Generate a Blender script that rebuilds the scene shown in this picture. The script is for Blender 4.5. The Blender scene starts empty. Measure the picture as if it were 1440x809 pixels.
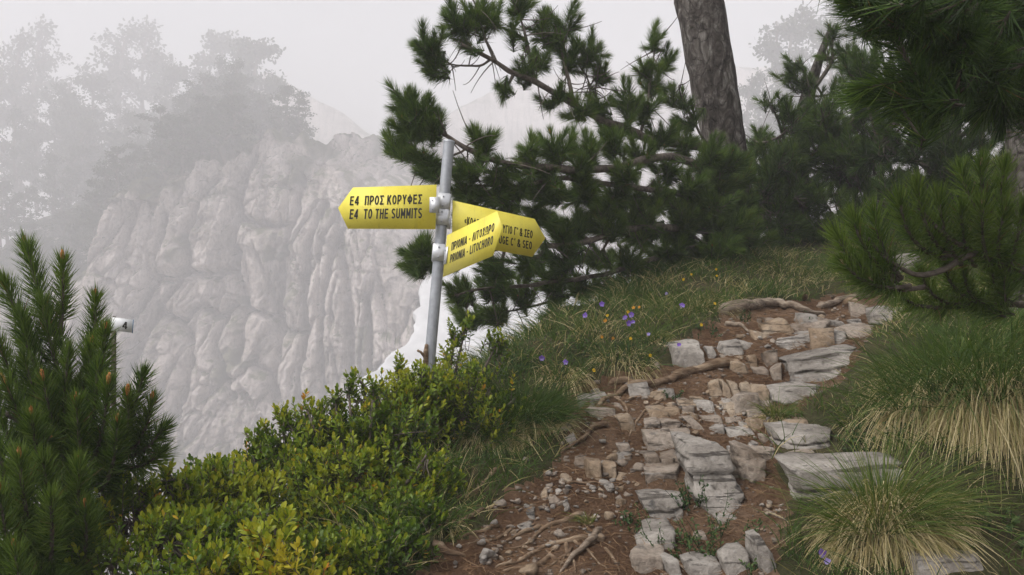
import bpy, math
import numpy as np
from mathutils import Vector

# ------------------------------------------------------------------ camera, world, sun, exposure
scene = bpy.context.scene
F = 1383.0            # focal length in pixels of the 1440-wide photograph
EYE = 1.6             # eye height above the ground where the photographer stands
FOG = 0.0045          # fog density per metre
cam_data = bpy.data.cameras.new('camera')
cam_data.sensor_width = 36.0
cam_data.lens = 36.0 * F / 1440.0
cam_data.clip_start = 0.05
cam_data.clip_end = 3000.0
cam = bpy.data.objects.new('camera', cam_data)
scene.collection.objects.link(cam)
cam.location = (0, 0, EYE)
cam.rotation_euler = (math.radians(90), 0, 0)
scene.camera = cam

SUN_EL, SUN_AZ = math.radians(56), math.radians(248)      # high, to the left
world = bpy.data.worlds.new('World')
scene.world = world
world.use_nodes = True
wn, wl = world.node_tree.nodes, world.node_tree.links
wn.clear()
sky = wn.new('ShaderNodeTexSky')
sky.sky_type = 'NISHITA'
sky.sun_disc = False
sky.sun_elevation = SUN_EL
sky.sun_rotation = SUN_AZ
sky.air_density = 1.0
sky.dust_density = 4.0
hsv = wn.new('ShaderNodeHueSaturation')
hsv.inputs['Saturation'].default_value = 0.2
bg = wn.new('ShaderNodeBackground')
bg.inputs['Strength'].default_value = 0.09
wo = wn.new('ShaderNodeOutputWorld')
wl.new(sky.outputs[0], hsv.inputs['Color'])
wl.new(hsv.outputs[0], bg.inputs[0])
wl.new(bg.outputs[0], wo.inputs[0])

sun_data = bpy.data.lights.new('sun', 'SUN')
sun_data.energy = 1.5
sun_data.angle = math.radians(25)
sun_data.color = (1.0, 0.97, 0.93)
sun = bpy.data.objects.new('sun', sun_data)
scene.collection.objects.link(sun)
sdir = Vector((math.sin(SUN_AZ) * math.cos(SUN_EL), math.cos(SUN_AZ) * math.cos(SUN_EL), math.sin(SUN_EL)))
sun.rotation_euler = sdir.to_track_quat('Z', 'Y').to_euler()
sun.location = (0, 0, 60)

scene.view_settings.view_transform = 'Standard'
scene.view_settings.look = 'None'
scene.view_settings.gamma = 1.0
scene.view_settings.exposure = 1.12
scene.view_settings.use_curve_mapping = False
scene.cycles.max_bounces = 10
scene.cycles.diffuse_bounces = 3
scene.cycles.glossy_bounces = 2
scene.cycles.transmission_bounces = 3
scene.cycles.volume_bounces = 6
scene.cycles.use_denoising = True
scene.cycles.use_adaptive_sampling = True
scene.cycles.adaptive_threshold = 0.01

# ------------------------------------------------------------------ helpers
rng = np.random.default_rng(7)
COL = scene.collection


def P(px, py, Y):
    """A point of the place from where the photo shows it and how far away it is (metres)."""
    return np.array([(px - 720.0) / F * Y, Y, EYE + (404.5 - py) / F * Y])


def hash3(ix, iy, iz, seed):
    h = (ix.astype(np.int64) * 374761393 + iy.astype(np.int64) * 668265263 + iz.astype(np.int64) * 2147483647 + seed * 144665) & 0xFFFFFFFF
    h = ((h ^ (h >> 13)) * 1274126177) & 0xFFFFFFFF
    h = ((h ^ (h >> 16)) * 2246822519) & 0xFFFFFFFF
    h = h ^ (h >> 15)
    return (h & 0xFFFFFF) / float(0xFFFFFF)


def vnoise(p, seed=0):
    p = np.asarray(p, float)
    i = np.floor(p).astype(np.int64)
    f = p - i
    f = f * f * f * (f * (f * 6 - 15) + 10)
    r = 0
    for dx in (0, 1):
        wx = f[:, 0] if dx else 1 - f[:, 0]
        for dy in (0, 1):
            wy = f[:, 1] if dy else 1 - f[:, 1]
            for dz in (0, 1):
                wz = f[:, 2] if dz else 1 - f[:, 2]
                r = r + wx * wy * wz * hash3(i[:, 0] + dx, i[:, 1] + dy, i[:, 2] + dz, seed)
    return r * 2 - 1


def fbm(p, octv=4, seed=0, gain=0.5):
    p = np.asarray(p, float)
    a, s, r = 1.0, 0.0, 0
    for o in range(octv):
        r = r + a * vnoise(p * (2.03 ** o) + 13.7 * o, seed + o)
        s += a
        a *= gain
    return r / s


def voronoi2(u, v, seed=0, jit=0.85):
    iu, iv = np.floor(u).astype(np.int64), np.floor(v).astype(np.int64)
    f1 = np.full(u.shape, 9.0)
    f2 = np.full(u.shape, 9.0)
    cid = np.zeros(u.shape)
    z = np.zeros_like(iu)
    for du in (-1, 0, 1):
        for dv in (-1, 0, 1):
            a, b = iu + du, iv + dv
            cx = a + 0.5 + jit * (hash3(a, b, z, seed) - 0.5)
            cy = b + 0.5 + jit * (hash3(a, b, z + 1, seed) - 0.5)
            d = np.hypot(u - cx, v - cy)
            near = d < f1
            f2 = np.where(near, f1, np.minimum(f2, d))
            cid = np.where(near, hash3(a, b, z + 2, seed), cid)
            f1 = np.where(near, d, f1)
    return f1, f2, cid


def unit(v):
    v = np.asarray(v, float)
    return v / np.maximum(np.linalg.norm(v, axis=-1, keepdims=True), 1e-9)


def smoothstep(a, b, x):
    t = np.clip((x - a) / (b - a), 0, 1)
    return t * t * (3 - 2 * t)


def build_mesh(name, verts, faces, mat=None, attrs=None, smooth=False):
    """verts (N,3); faces: an (M,k) array or a list of such arrays."""
    verts = np.asarray(verts, np.float32)
    if not isinstance(faces, (list, tuple)):
        faces = [faces]
    faces = [np.asarray(f, np.int32) for f in faces if len(f)]
    me = bpy.data.meshes.new(name)
    me.vertices.add(len(verts))
    me.vertices.foreach_set('co', verts.ravel())
    idx = np.concatenate([f.ravel() for f in faces])
    cnt = np.concatenate([np.full(len(f), f.shape[1], np.int32) for f in faces])
    start = np.concatenate([[0], np.cumsum(cnt)[:-1]]).astype(np.int32)
    me.loops.add(len(idx))
    me.loops.foreach_set('vertex_index', idx)
    me.polygons.add(len(cnt))
    me.polygons.foreach_set('loop_start', start)
    me.update(calc_edges=True)
    if smooth:
        me.polygons.foreach_set('use_smooth', np.ones(len(cnt), bool))
    if attrs:
        for k, a in attrs.items():
            at = me.attributes.new(k, 'FLOAT', 'POINT')
            at.data.foreach_set('value', np.asarray(a, np.float32))
    if mat is not None:
        me.materials.append(mat)
    return me


def link(name, me, parent=None, loc=None):
    o = bpy.data.objects.new(name, me)
    COL.objects.link(o)
    if parent is not None:
        o.parent = parent
    if loc is not None:
        o.location = loc
    return o


def base_of(o):
    b = np.zeros(3)
    while o is not None:
        b = b + np.array(o.location)
        o = o.parent
    return b


def part(name, verts, faces, mat, parent=None, attrs=None, smooth=False, loc=None):
    """One mesh object from world-space vertices; loc is its own base when it stands alone."""
    off = base_of(parent) if parent is not None else np.zeros(3)
    l = np.zeros(3) if loc is None else np.asarray(loc, float) - off
    me = build_mesh(name, np.asarray(verts) - off - l, faces, mat, attrs, smooth)
    return link(name, me, parent, l)


def tag(o, label=None, cat=None, group=None, kind=None):
    if label: o['label'] = label
    if cat: o['category'] = cat
    if group: o['group'] = group
    if kind: o['kind'] = kind
    return o


def thing(name, label, cat, loc, group=None):
    o = bpy.data.objects.new(name, None)
    o.empty_display_size = 0.05
    COL.objects.link(o)
    o.location = loc
    return tag(o, label, cat, group)


class MB:
    """Collects pieces of one mesh."""
    def __init__(self):
        self.v, self.f, self.t, self.n = [], {}, [], 0

    def add(self, v, faces, tint=None):
        v = np.asarray(v, float)
        for f in (faces if isinstance(faces, (list, tuple)) else [faces]):
            f = np.asarray(f)
            if len(f):
                self.f.setdefault(f.shape[1], []).append(f + self.n)
        self.v.append(v)
        self.t.append(np.zeros(len(v)) if tint is None else np.broadcast_to(tint, (len(v),)))
        self.n += len(v)

    def arrays(self):
        return np.concatenate(self.v), [np.concatenate(x) for x in self.f.values()], np.concatenate(self.t)

    def build(self, name, mat, parent=None, smooth=False, loc=None):
        v, f, t = self.arrays()
        return part(name, v, f, mat, parent, {'tint': t}, smooth, loc)


def tube(pts, radii, sides=6, noise=0.0, nscale=20.0, seed=0, cap=True):
    pts = np.asarray(pts, float)
    K = len(pts)
    radii = np.broadcast_to(np.asarray(radii, float), (K,))
    tan = unit(np.gradient(pts, axis=0))
    ref = np.array([0.0, 0.0, 1.0])
    if abs(tan[0] @ ref) > 0.9:
        ref = np.array([1.0, 0.0, 0.0])
    a = np.zeros((K, 3))
    for k in range(K):
        r = ref - tan[k] * (ref @ tan[k])
        ref = r / max(np.linalg.norm(r), 1e-9)
        a[k] = ref
    b = np.cross(tan, a)
    ang = np.arange(sides) * 2 * math.pi / sides
    ring = np.cos(ang)[None, :, None] * a[:, None] + np.sin(ang)[None, :, None] * b[:, None]
    rr = np.repeat(radii[:, None], sides, 1)
    if noise:
        q = (pts[:, None] + ring * rr[..., None]).reshape(-1, 3)
        rr = rr * (1 + noise * fbm(q * nscale, 3, seed).reshape(K, sides))
    v = (pts[:, None] + ring * rr[..., None]).reshape(-1, 3)
    i = np.arange(K - 1)[:, None] * sides
    j = np.arange(sides)[None]
    q = np.stack([i + j, i + (j + 1) % sides, i + sides + (j + 1) % sides, i + sides + j], -1).reshape(-1, 4)
    faces = [q]
    if cap:
        v = np.vstack([v, pts[0] - tan[0] * radii[0] * .3, pts[-1] + tan[-1] * radii[-1] * .5])
        n = K * sides
        jj = np.arange(sides)
        faces.append(np.vstack([np.stack([np.full(sides, n), (jj + 1) % sides, jj], -1),
                                np.stack([np.full(sides, n + 1), n - sides + jj, n - sides + (jj + 1) % sides], -1)]))
    return v, faces


def spline(pts, n):
    """Catmull-Rom through the points."""
    p = np.asarray(pts, float)
    if len(p) == 2:
        t = np.linspace(0, 1, n)[:, None]
        return p[0] * (1 - t) + p[1] * t
    p = np.vstack([2 * p[0] - p[1], p, 2 * p[-1] - p[-2]])
    m = len(p) - 3
    t = np.linspace(0, m - 1e-6, n)
    i = np.floor(t).astype(int)
    f = (t - i)[:, None]
    a, b, c, d = p[i], p[i + 1], p[i + 2], p[i + 3]
    return .5 * (2 * b + (c - a) * f + (2 * a - 5 * b + 4 * c - d) * f ** 2 + (3 * b - a - 3 * c + d) * f ** 3)


def blades(P0, D, L, W, bend, tint, seg=3, taper=1.0, rg=rng):
    """Thin curved blades or needles: p(t) = p0 + L (d t + bend t^2)."""
    N = len(P0)
    D = unit(D)
    L = np.broadcast_to(L, (N,)); W = np.broadcast_to(W, (N,))
    bend = np.broadcast_to(bend, (N, 3))
    side = unit(np.cross(D, rg.normal(size=(N, 3))))
    V = np.zeros((N, 2 * seg + 1, 3))
    for k in range(seg):
        t = k / seg
        c = P0 + L[:, None] * (D * t + bend * t * t)
        w = (W * .5 * (1 - t ** 2 * .75 * taper))[:, None] * side
        V[:, 2 * k] = c - w
        V[:, 2 * k + 1] = c + w
    V[:, 2 * seg] = P0 + L[:, None] * (D + bend)
    b = (np.arange(N) * (2 * seg + 1))[:, None]
    fs = []
    for k in range(seg - 1):
        fs.append(b + np.array([[2 * k, 2 * k + 1, 2 * k + 3]]))
        fs.append(b + np.array([[2 * k, 2 * k + 3, 2 * k + 2]]))
    fs.append(b + np.array([[2 * seg - 2, 2 * seg - 1, 2 * seg]]))
    t = np.repeat(np.broadcast_to(tint, (N,)), 2 * seg + 1)
    return V.reshape(-1, 3), np.concatenate(fs), t


LEAF = np.array([[0, 0, 0], [.28, -.38, .10], [.28, .38, .10], [.32, 0, 0], [.72, -.42, .08], [.72, .42, .08], [.74, 0, -.01], [1, 0, -.05]])
LEAF_F = np.array([[0, 1, 3], [0, 3, 2], [1, 4, 6], [1, 6, 3], [3, 6, 5], [3, 5, 2], [4, 7, 6], [6, 7, 5]])


def leaves(P0, D, NR, L, W, tint):
    """Small folded leaves: axis D, face normal near NR."""
    N = len(P0)
    D = unit(D)
    S = unit(np.cross(D, NR))
    Nn = np.cross(S, D)
    L = np.broadcast_to(L, (N,))[:, None, None]; W = np.broadcast_to(W, (N,))[:, None, None]
    V = P0[:, None] + D[:, None] * LEAF[None, :, 0:1] * L + S[:, None] * LEAF[None, :, 1:2] * W + Nn[:, None] * LEAF[None, :, 2:3] * W
    f = (np.arange(N) * 8)[:, None, None] + LEAF_F[None]
    return V.reshape(-1, 3), f.reshape(-1, 3), np.repeat(np.broadcast_to(tint, (N,)), 8)


_cube_cache = {}


def cube_grid(n):
    """Surface lattice of a cube, coordinates -1..1, welded quads."""
    if n in _cube_cache:
        return _cube_cache[n]
    ids, pts, quads = {}, [], []

    def vid(a):
        if a not in ids:
            ids[a] = len(pts)
            pts.append(a)
        return ids[a]
    for ax in range(3):
        for s in (0, n):
            for i in range(n):
                for j in range(n):
                    q = []
                    for (di, dj) in ((0, 0), (1, 0), (1, 1), (0, 1)):
                        a = [0, 0, 0]
                        a[ax] = s; a[(ax + 1) % 3] = i + di; a[(ax + 2) % 3] = j + dj
                        q.append(vid(tuple(a)))
                    quads.append(q if s else q[::-1])
    r = (np.array(pts, float) / n * 2 - 1, np.array(quads))
    _cube_cache[n] = r
    return r


# ------------------------------------------------------------------ materials
def new_mat(name):
    m = bpy.data.materials.new(name)
    m.use_nodes = True
    nt = m.node_tree
    nt.nodes.clear()
    out = nt.nodes.new('ShaderNodeOutputMaterial')
    return m, nt, out


def ramp(nt, fac, stops):
    r = nt.nodes.new('ShaderNodeValToRGB')
    e = r.color_ramp.elements
    while len(e) < len(stops):
        e.new(0.5)
    for k, (p, c) in enumerate(stops):
        e[k].position = p
        e[k].color = (*c, 1)
    nt.links.new(fac, r.inputs[0])
    return r.outputs[0]


def noise_tex(nt, scale, detail=6, rough=.6, vec=None, dist=0.0):
    n = nt.nodes.new('ShaderNodeTexNoise')
    n.inputs['Scale'].default_value = scale
    n.inputs['Detail'].default_value = detail
    n.inputs['Roughness'].default_value = rough
    n.inputs['Distortion'].default_value = dist
    if vec is not None:
        nt.links.new(vec, n.inputs['Vector'])
    return n.outputs[0]


def coords(nt, scale=(1, 1, 1), rot=(0, 0, 0)):
    g = nt.nodes.new('ShaderNodeNewGeometry')
    m = nt.nodes.new('ShaderNodeMapping')
    m.inputs['Scale'].default_value = scale
    m.inputs['Rotation'].default_value = rot
    nt.links.new(g.outputs['Position'], m.inputs['Vector'])
    return m.outputs[0]


def mixc(nt, fac, a, b, mode='MIX'):
    m = nt.nodes.new('ShaderNodeMix')
    m.data_type = 'RGBA'
    m.blend_type = mode
    for s, v in ((m.inputs[0], fac), (m.inputs[6], a), (m.inputs[7], b)):
        if isinstance(v, (int, float)):
            s.default_value = v
        elif isinstance(v, tuple):
            s.default_value = (*v, 1)
        else:
            nt.links.new(v, s)
    return m.outputs[2]


def mathn(nt, op, a, b=0.0):
    m = nt.nodes.new('ShaderNodeMath')
    m.operation = op
    for s, v in ((m.inputs[0], a), (m.inputs[1], b)):
        if isinstance(v, (int, float)):
            s.default_value = v
        else:
            nt.links.new(v, s)
    return m.outputs[0]


def principled(nt, out, color, rough=.8, metal=0.0, bump=None, bstr=.5, bdist=.01, spec=.3):
    p = nt.nodes.new('ShaderNodeBsdfPrincipled')
    if isinstance(color, tuple):
        p.inputs['Base Color'].default_value = (*color, 1)
    else:
        nt.links.new(color, p.inputs['Base Color'])
    if isinstance(rough, (int, float)):
        p.inputs['Roughness'].default_value = rough
    else:
        nt.links.new(rough, p.inputs['Roughness'])
    p.inputs['Metallic'].default_value = metal
    p.inputs['Specular IOR Level'].default_value = spec
    if bump is not None:
        b = nt.nodes.new('ShaderNodeBump')
        b.inputs['Strength'].default_value = bstr
        b.inputs['Distance'].default_value = bdist
        nt.links.new(bump, b.inputs['Height'])
        nt.links.new(b.outputs[0], p.inputs['Normal'])
    nt.links.new(p.outputs[0], out.inputs[0])
    return p


def tint_attr(nt):
    a = nt.nodes.new('ShaderNodeAttribute')
    a.attribute_name = 'tint'
    return a.outputs['Fac']


def leaf_mat(name, stops, rough=.5, transl=.25, spec=.25):
    m, nt, out = new_mat(name)
    c = ramp(nt, tint_attr(nt), stops)
    p = principled(nt, out, c, rough, spec=spec)
    t = nt.nodes.new('ShaderNodeBsdfTranslucent')
    nt.links.new(mixc(nt, 1.0, c, (1.0, 1.0, .6), 'MULTIPLY'), t.inputs[0])
    mx = nt.nodes.new('ShaderNodeMixShader')
    mx.inputs[0].default_value = transl
    nt.links.new(p.outputs[0], mx.inputs[1])
    nt.links.new(t.outputs[0], mx.inputs[2])
    nt.links.new(mx.outputs[0], out.inputs[0])
    return m


def rock_mat(name, c1, c2, c3, dark=.35):
    m, nt, out = new_mat(name)
    v = coords(nt)
    big = noise_tex(nt, 5.0, 5, .6, v)
    c = ramp(nt, big, [(.32, c1), (.5, c2), (.68, c3)])
    fine = noise_tex(nt, 45.0, 8, .7, v)
    c = mixc(nt, .8, c, ramp(nt, fine, [(.30, (.38, .35, .32)), (.48, (.92, .92, .92)), (.72, (1.3, 1.3, 1.3))]), 'MULTIPLY')
    lich = noise_tex(nt, 16.0, 5, .65, v)
    c = mixc(nt, ramp(nt, lich, [(.60, (0, 0, 0)), (.67, (dark * 2, dark * 2, dark * 2))]), c, (.055, .055, .055))
    pale = noise_tex(nt, 23.0, 4, .6, coords(nt, (1, 1, 1.6), (0.3, .2, 0)))
    c = mixc(nt, ramp(nt, pale, [(.62, (0, 0, 0)), (.70, (.5, .5, .5))]), c, (.36, .35, .33))
    layer = noise_tex(nt, 9.0, 7, .75, coords(nt, (.45, .45, 6.0), (.06, .10, 0)))
    crack = ramp(nt, layer, [(.36, (0, 0, 0)), (.42, (1, 1, 1))])
    c = mixc(nt, mathn(nt, 'MULTIPLY', mathn(nt, 'SUBTRACT', 1.0, crack), .65), c, (.07, .055, .045))
    h = mathn(nt, 'ADD', mathn(nt, 'MULTIPLY', fine, .6), mathn(nt, 'ADD', mathn(nt, 'MULTIPLY', crack, .5), big))
    principled(nt, out, c, .85, bump=h, bstr=1.0, bdist=.02)
    return m


M = {}
M['rock_grey'] = rock_mat('grey limestone', (.155, .135, .115), (.285, .258, .228), (.40, .365, .325))
M['rock_tan'] = rock_mat('tan limestone', (.17, .115, .07), (.29, .215, .145), (.37, .30, .225), .2)
M['rock_mixed'] = rock_mat('mixed limestone', (.17, .125, .088), (.28, .23, .185), (.38, .325, .27), .25)

m, nt, out = new_mat('reddish soil'); M['soil'] = m
v = coords(nt)
a = noise_tex(nt, 3.0, 6, .65, v)
b = noise_tex(nt, 60.0, 8, .75, v)
c = ramp(nt, a, [(.3, (.105, .058, .034)), (.5, (.195, .115, .068)), (.68, (.33, .22, .145))])
c = mixc(nt, .75, c, ramp(nt, b, [(.3, (.45, .42, .40)), (.55, (1, 1, 1)), (.72, (1.7, 1.6, 1.5))]), 'MULTIPLY')
principled(nt, out, c, .95, bump=b, bstr=1.0, bdist=.05, spec=.1)

m, nt, out = new_mat('grassy earth'); M['earth'] = m
v = coords(nt)
a = noise_tex(nt, 4.0, 6, .65, v)
b = noise_tex(nt, 70.0, 6, .7, v)
c = ramp(nt, a, [(.35, (.035, .038, .015)), (.55, (.06, .055, .026)), (.72, (.10, .075, .042))])
c = mixc(nt, .7, c, ramp(nt, b, [(.3, (.4, .4, .4)), (.6, (1.2, 1.2, 1.2))]), 'MULTIPLY')
principled(nt, out, c, .95, bump=b, bstr=.8, bdist=.02, spec=.1)

M['needle'] = leaf_mat('pine needles', [(0, (.014, .030, .008)), (.35, (.040, .082, .016)), (.7, (.09, .155, .025)), (.93, (.15, .22, .04)), (1, (.20, .12, .05))], .5, .25)
M['boxwood'] = leaf_mat('boxwood leaves', [(0, (.018, .040, .007)), (.35, (.07, .13, .014)), (.62, (.18, .255, .022)), (.82, (.33, .36, .03)), (.92, (.50, .38, .03)), (1, (.55, .22, .025))], .45, .32)
M['grass'] = leaf_mat('grass blades', [(0, (.03, .06, .012)), (.35, (.075, .135, .024)), (.6, (.16, .19, .045)), (.8, (.42, .335, .165)), (1, (.68, .58, .35))], .6, .3)
M['herb'] = leaf_mat('herb leaves', [(0, (.02, .045, .014)), (.5, (.05, .10, .03)), (1, (.13, .17, .05))], .6, .25)
M['far_leaf'] = leaf_mat('far foliage', [(0, (.018, .028, .012)), (.5, (.035, .05, .02)), (1, (.06, .075, .03))], .7, .15)
M['litter'] = leaf_mat('dry pine litter', [(0, (.09, .05, .028)), (.5, (.20, .115, .06)), (1, (.36, .24, .14))], .8, .1)
M['violet'] = leaf_mat('violet petals', [(0, (.16, .08, .42)), (.5, (.24, .12, .58)), (1, (.42, .36, .70))], .6, .3)
M['yellow_petal'] = leaf_mat('yellow petals', [(0, (.75, .50, .03)), (.6, (.75, .42, .02)), (1, (.62, .22, .03))], .6, .3)

m, nt, out = new_mat('pine bark'); M['bark'] = m
v = coords(nt, (1, 1, .5))
a = noise_tex(nt, 10.0, 8, .7, v, 1.2)
wv_ = nt.nodes.new('ShaderNodeMix'); wv_.data_type = 'VECTOR'; wv_.inputs[0].default_value = .12
nz_ = nt.nodes.new('ShaderNodeTexNoise'); nz_.inputs['Scale'].default_value = 9; nz_.inputs['Detail'].default_value = 5
nt.links.new(v, nz_.inputs['Vector']); nt.links.new(v, wv_.inputs[4]); nt.links.new(nz_.outputs['Color'], wv_.inputs[5])
vor = nt.nodes.new('ShaderNodeTexVoronoi'); vor.feature = 'DISTANCE_TO_EDGE'; vor.inputs['Scale'].default_value = 20
nt.links.new(wv_.outputs[1], vor.inputs['Vector'])
c = ramp(nt, a, [(.36, (.030, .025, .022)), (.47, (.075, .064, .056)), (.56, (.14, .125, .112)), (.66, (.30, .285, .26))])
cr = ramp(nt, vor.outputs['Distance'], [(0, (.55, .55, .55)), (.10, (1, 1, 1))])
c = mixc(nt, .7, c, cr, 'MULTIPLY')
principled(nt, out, c, .9, bump=mathn(nt, 'ADD', mathn(nt, 'MULTIPLY', cr, .5), a), bstr=1.0, bdist=.03, spec=.15)

m, nt, out = new_mat('grey twig wood'); M['twig'] = m
a = noise_tex(nt, 40.0, 5, .6, coords(nt))
principled(nt, out, ramp(nt, a, [(.3, (.06, .048, .04)), (.6, (.15, .125, .105)), (.8, (.26, .23, .20))]), .9, bump=a, bstr=.6, bdist=.005, spec=.15)

m, nt, out = new_mat('weathered root wood'); M['root'] = m
a = noise_tex(nt, 9.0, 7, .65, coords(nt, (1, 3, 4)), .4)
b = noise_tex(nt, 60.0, 6, .7, coords(nt, (.3, 1, 2)))
c = ramp(nt, a, [(.3, (.07, .042, .026)), (.5, (.18, .12, .075)), (.68, (.34, .26, .18))])
c = mixc(nt, .7, c, ramp(nt, b, [(.3, (.45, .42, .4)), (.6, (1.1, 1.1, 1.1))]), 'MULTIPLY')
principled(nt, out, c, .85, bump=mathn(nt, 'ADD', a, b), bstr=.9, bdist=.008, spec=.2)

m, nt, out = new_mat('bleached driftwood'); M['driftwood'] = m
a = noise_tex(nt, 7.0, 7, .65, coords(nt, (1, 3, 5)), .4)
b = noise_tex(nt, 50.0, 6, .7, coords(nt, (.25, 1, 2.5)))
c = ramp(nt, a, [(.3, (.09, .066, .05)), (.5, (.25, .195, .145)), (.7, (.46, .39, .31))])
c = mixc(nt, .75, c, ramp(nt, b, [(.32, (.35, .32, .3)), (.6, (1.1, 1.1, 1.1))]), 'MULTIPLY')
principled(nt, out, c, .85, bump=mathn(nt, 'ADD', a, b), bstr=1.0, bdist=.008, spec=.2)

m, nt, out = new_mat('orange bud scales'); M['bud'] = m
a = noise_tex(nt, 160.0, 4, .6, coords(nt))
principled(nt, out, ramp(nt, a, [(.35, (.30, .10, .03)), (.55, (.58, .24, .07)), (.75, (.70, .48, .28))]), .7, bump=a, bstr=.8, bdist=.004)

m, nt, out = new_mat('pale bud scales'); M['bud_pale'] = m
a = noise_tex(nt, 160.0, 4, .6, coords(nt))
principled(nt, out, ramp(nt, a, [(.35, (.28, .17, .08)), (.55, (.52, .40, .24)), (.75, (.75, .70, .58))]), .7, bump=a, bstr=.8, bdist=.004)

m, nt, out = new_mat('galvanised steel'); M['steel'] = m
v = coords(nt)
a = noise_tex(nt, 35.0, 5, .6, v)
b = noise_tex(nt, 6.0, 4, .6, coords(nt, (1, 1, .3)))
c = mixc(nt, .7, ramp(nt, a, [(.3, (.33, .345, .37)), (.7, (.47, .49, .52))]), ramp(nt, b, [(.3, (.75, .75, .76)), (.65, (1, 1, 1))]), 'MULTIPLY')
principled(nt, out, c, ramp(nt, a, [(.3, (.42, .42, .42)), (.7, (.6, .6, .6))]), .55, bump=a, bstr=.1, bdist=.002, spec=.5)

m, nt, out = new_mat('bright zinc clamp'); M['zinc'] = m
a = noise_tex(nt, 60.0, 4, .6, coords(nt))
principled(nt, out, ramp(nt, a, [(.3, (.55, .56, .58)), (.7, (.70, .71, .73))]), .42, .5, bump=a, bstr=.15, bdist=.002, spec=.5)

m, nt, out = new_mat('yellow sign paint'); M['sign'] = m
a = noise_tex(nt, 7.0, 6, .65, coords(nt))
b = noise_tex(nt, 90.0, 5, .7, coords(nt))
c = mixc(nt, .8, ramp(nt, a, [(.3, (.76, .64, .075)), (.5, (.81, .70, .095)), (.7, (.84, .74, .12))]), ramp(nt, b, [(.26, (.72, .68, .6)), (.42, (1, 1, 1))]), 'MULTIPLY')
stk = noise_tex(nt, 5.0, 6, .7, coords(nt, (7, 7, .8), (0, .12, 0)))
c = mixc(nt, mathn(nt, 'MULTIPLY', ramp(nt, stk, [(.58, (0, 0, 0)), (.78, (1, 1, 1))]), .45), c, (.36, .30, .12))
principled(nt, out, c, ramp(nt, a, [(.3, (.35, .35, .35)), (.7, (.6, .6, .6))]), spec=.4)

m, nt, out = new_mat('black sign lettering'); M['letter'] = m
a = noise_tex(nt, 80.0, 4, .6, coords(nt))
principled(nt, out, ramp(nt, a, [(.3, (.018, .018, .016)), (.8, (.04, .038, .03))]), .55)

m, nt, out = new_mat('white enamel'); M['enamel'] = m
a = noise_tex(nt, 40.0, 4, .6, coords(nt))
principled(nt, out, ramp(nt, a, [(.3, (.70, .71, .72)), (.7, (.82, .83, .84))]), .4)
m, nt, out = new_mat('blue enamel edge'); M['blue'] = m
a = noise_tex(nt, 40.0, 4, .6, coords(nt))
principled(nt, out, ramp(nt, a, [(.3, (.10, .17, .28)), (.7, (.14, .22, .34))]), .5)

m, nt, out = new_mat('snow'); M['snow'] = m
a = noise_tex(nt, .35, 6, .6, coords(nt))
b = noise_tex(nt, 2.0, 6, .65, coords(nt))
c = ramp(nt, a, [(.3, (.55, .55, .56)), (.6, (.66, .66, .67))])
c = mixc(nt, ramp(nt, b, [(.62, (0, 0, 0)), (.75, (.45, .45, .45))]), c, (.45, .42, .39))
principled(nt, out, c, .8, bump=a, bstr=.5, bdist=.6)

m, nt, out = new_mat('far limestone cliff'); M['cliff'] = m
v = coords(nt)
a = noise_tex(nt, .15, 7, .62, v)
c = ramp(nt, a, [(.3, (.33, .28, .25)), (.5, (.50, .44, .41)), (.7, (.65, .585, .555))])
st = noise_tex(nt, .33, 6, .65, coords(nt, (2.2, .3, .28), (0, .12, 0)))
c = mixc(nt, .75, c, ramp(nt, st, [(.34, (.36, .33, .31)), (.5, (.95, .95, .95)), (.68, (1.22, 1.2, 1.18))]), 'MULTIPLY')
fi = noise_tex(nt, 1.7, 7, .72, v)
c = mixc(nt, .7, c, ramp(nt, fi, [(.34, (.40, .37, .35)), (.5, (1.0, 1.0, 1.0)), (.66, (1.2, 1.2, 1.2))]), 'MULTIPLY')
veg = tint_attr(nt)
g = nt.nodes.new('ShaderNodeNewGeometry')
sep = nt.nodes.new('ShaderNodeSeparateXYZ')
nt.links.new(g.outputs['Normal'], sep.inputs[0])
mossn = noise_tex(nt, .22, 5, .6, v)
up = mathn(nt, 'MULTIPLY', ramp(nt, sep.outputs[2], [(.50, (0, 0, 0)), (.74, (1, 1, 1))]), ramp(nt, mossn, [(.42, (0, 0, 0)), (.58, (1, 1, 1))]))
vn = mathn(nt, 'MAXIMUM', up, veg)
grn = ramp(nt, fi, [(.3, (.04, .045, .016)), (.7, (.11, .11, .042))])
c = mixc(nt, vn, c, grn)
principled(nt, out, c, .95, bump=mathn(nt, 'ADD', fi, mathn(nt, 'MULTIPLY', st, .7)), bstr=.9, bdist=.5, spec=.1)

m, nt, out = new_mat('far slope'); M['far_slope'] = m
a = noise_tex(nt, .06, 7, .65, coords(nt))
principled(nt, out, ramp(nt, a, [(.35, (.06, .065, .03)), (.5, (.16, .15, .11)), (.65, (.33, .31, .29))]), .95, spec=.1)

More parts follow.
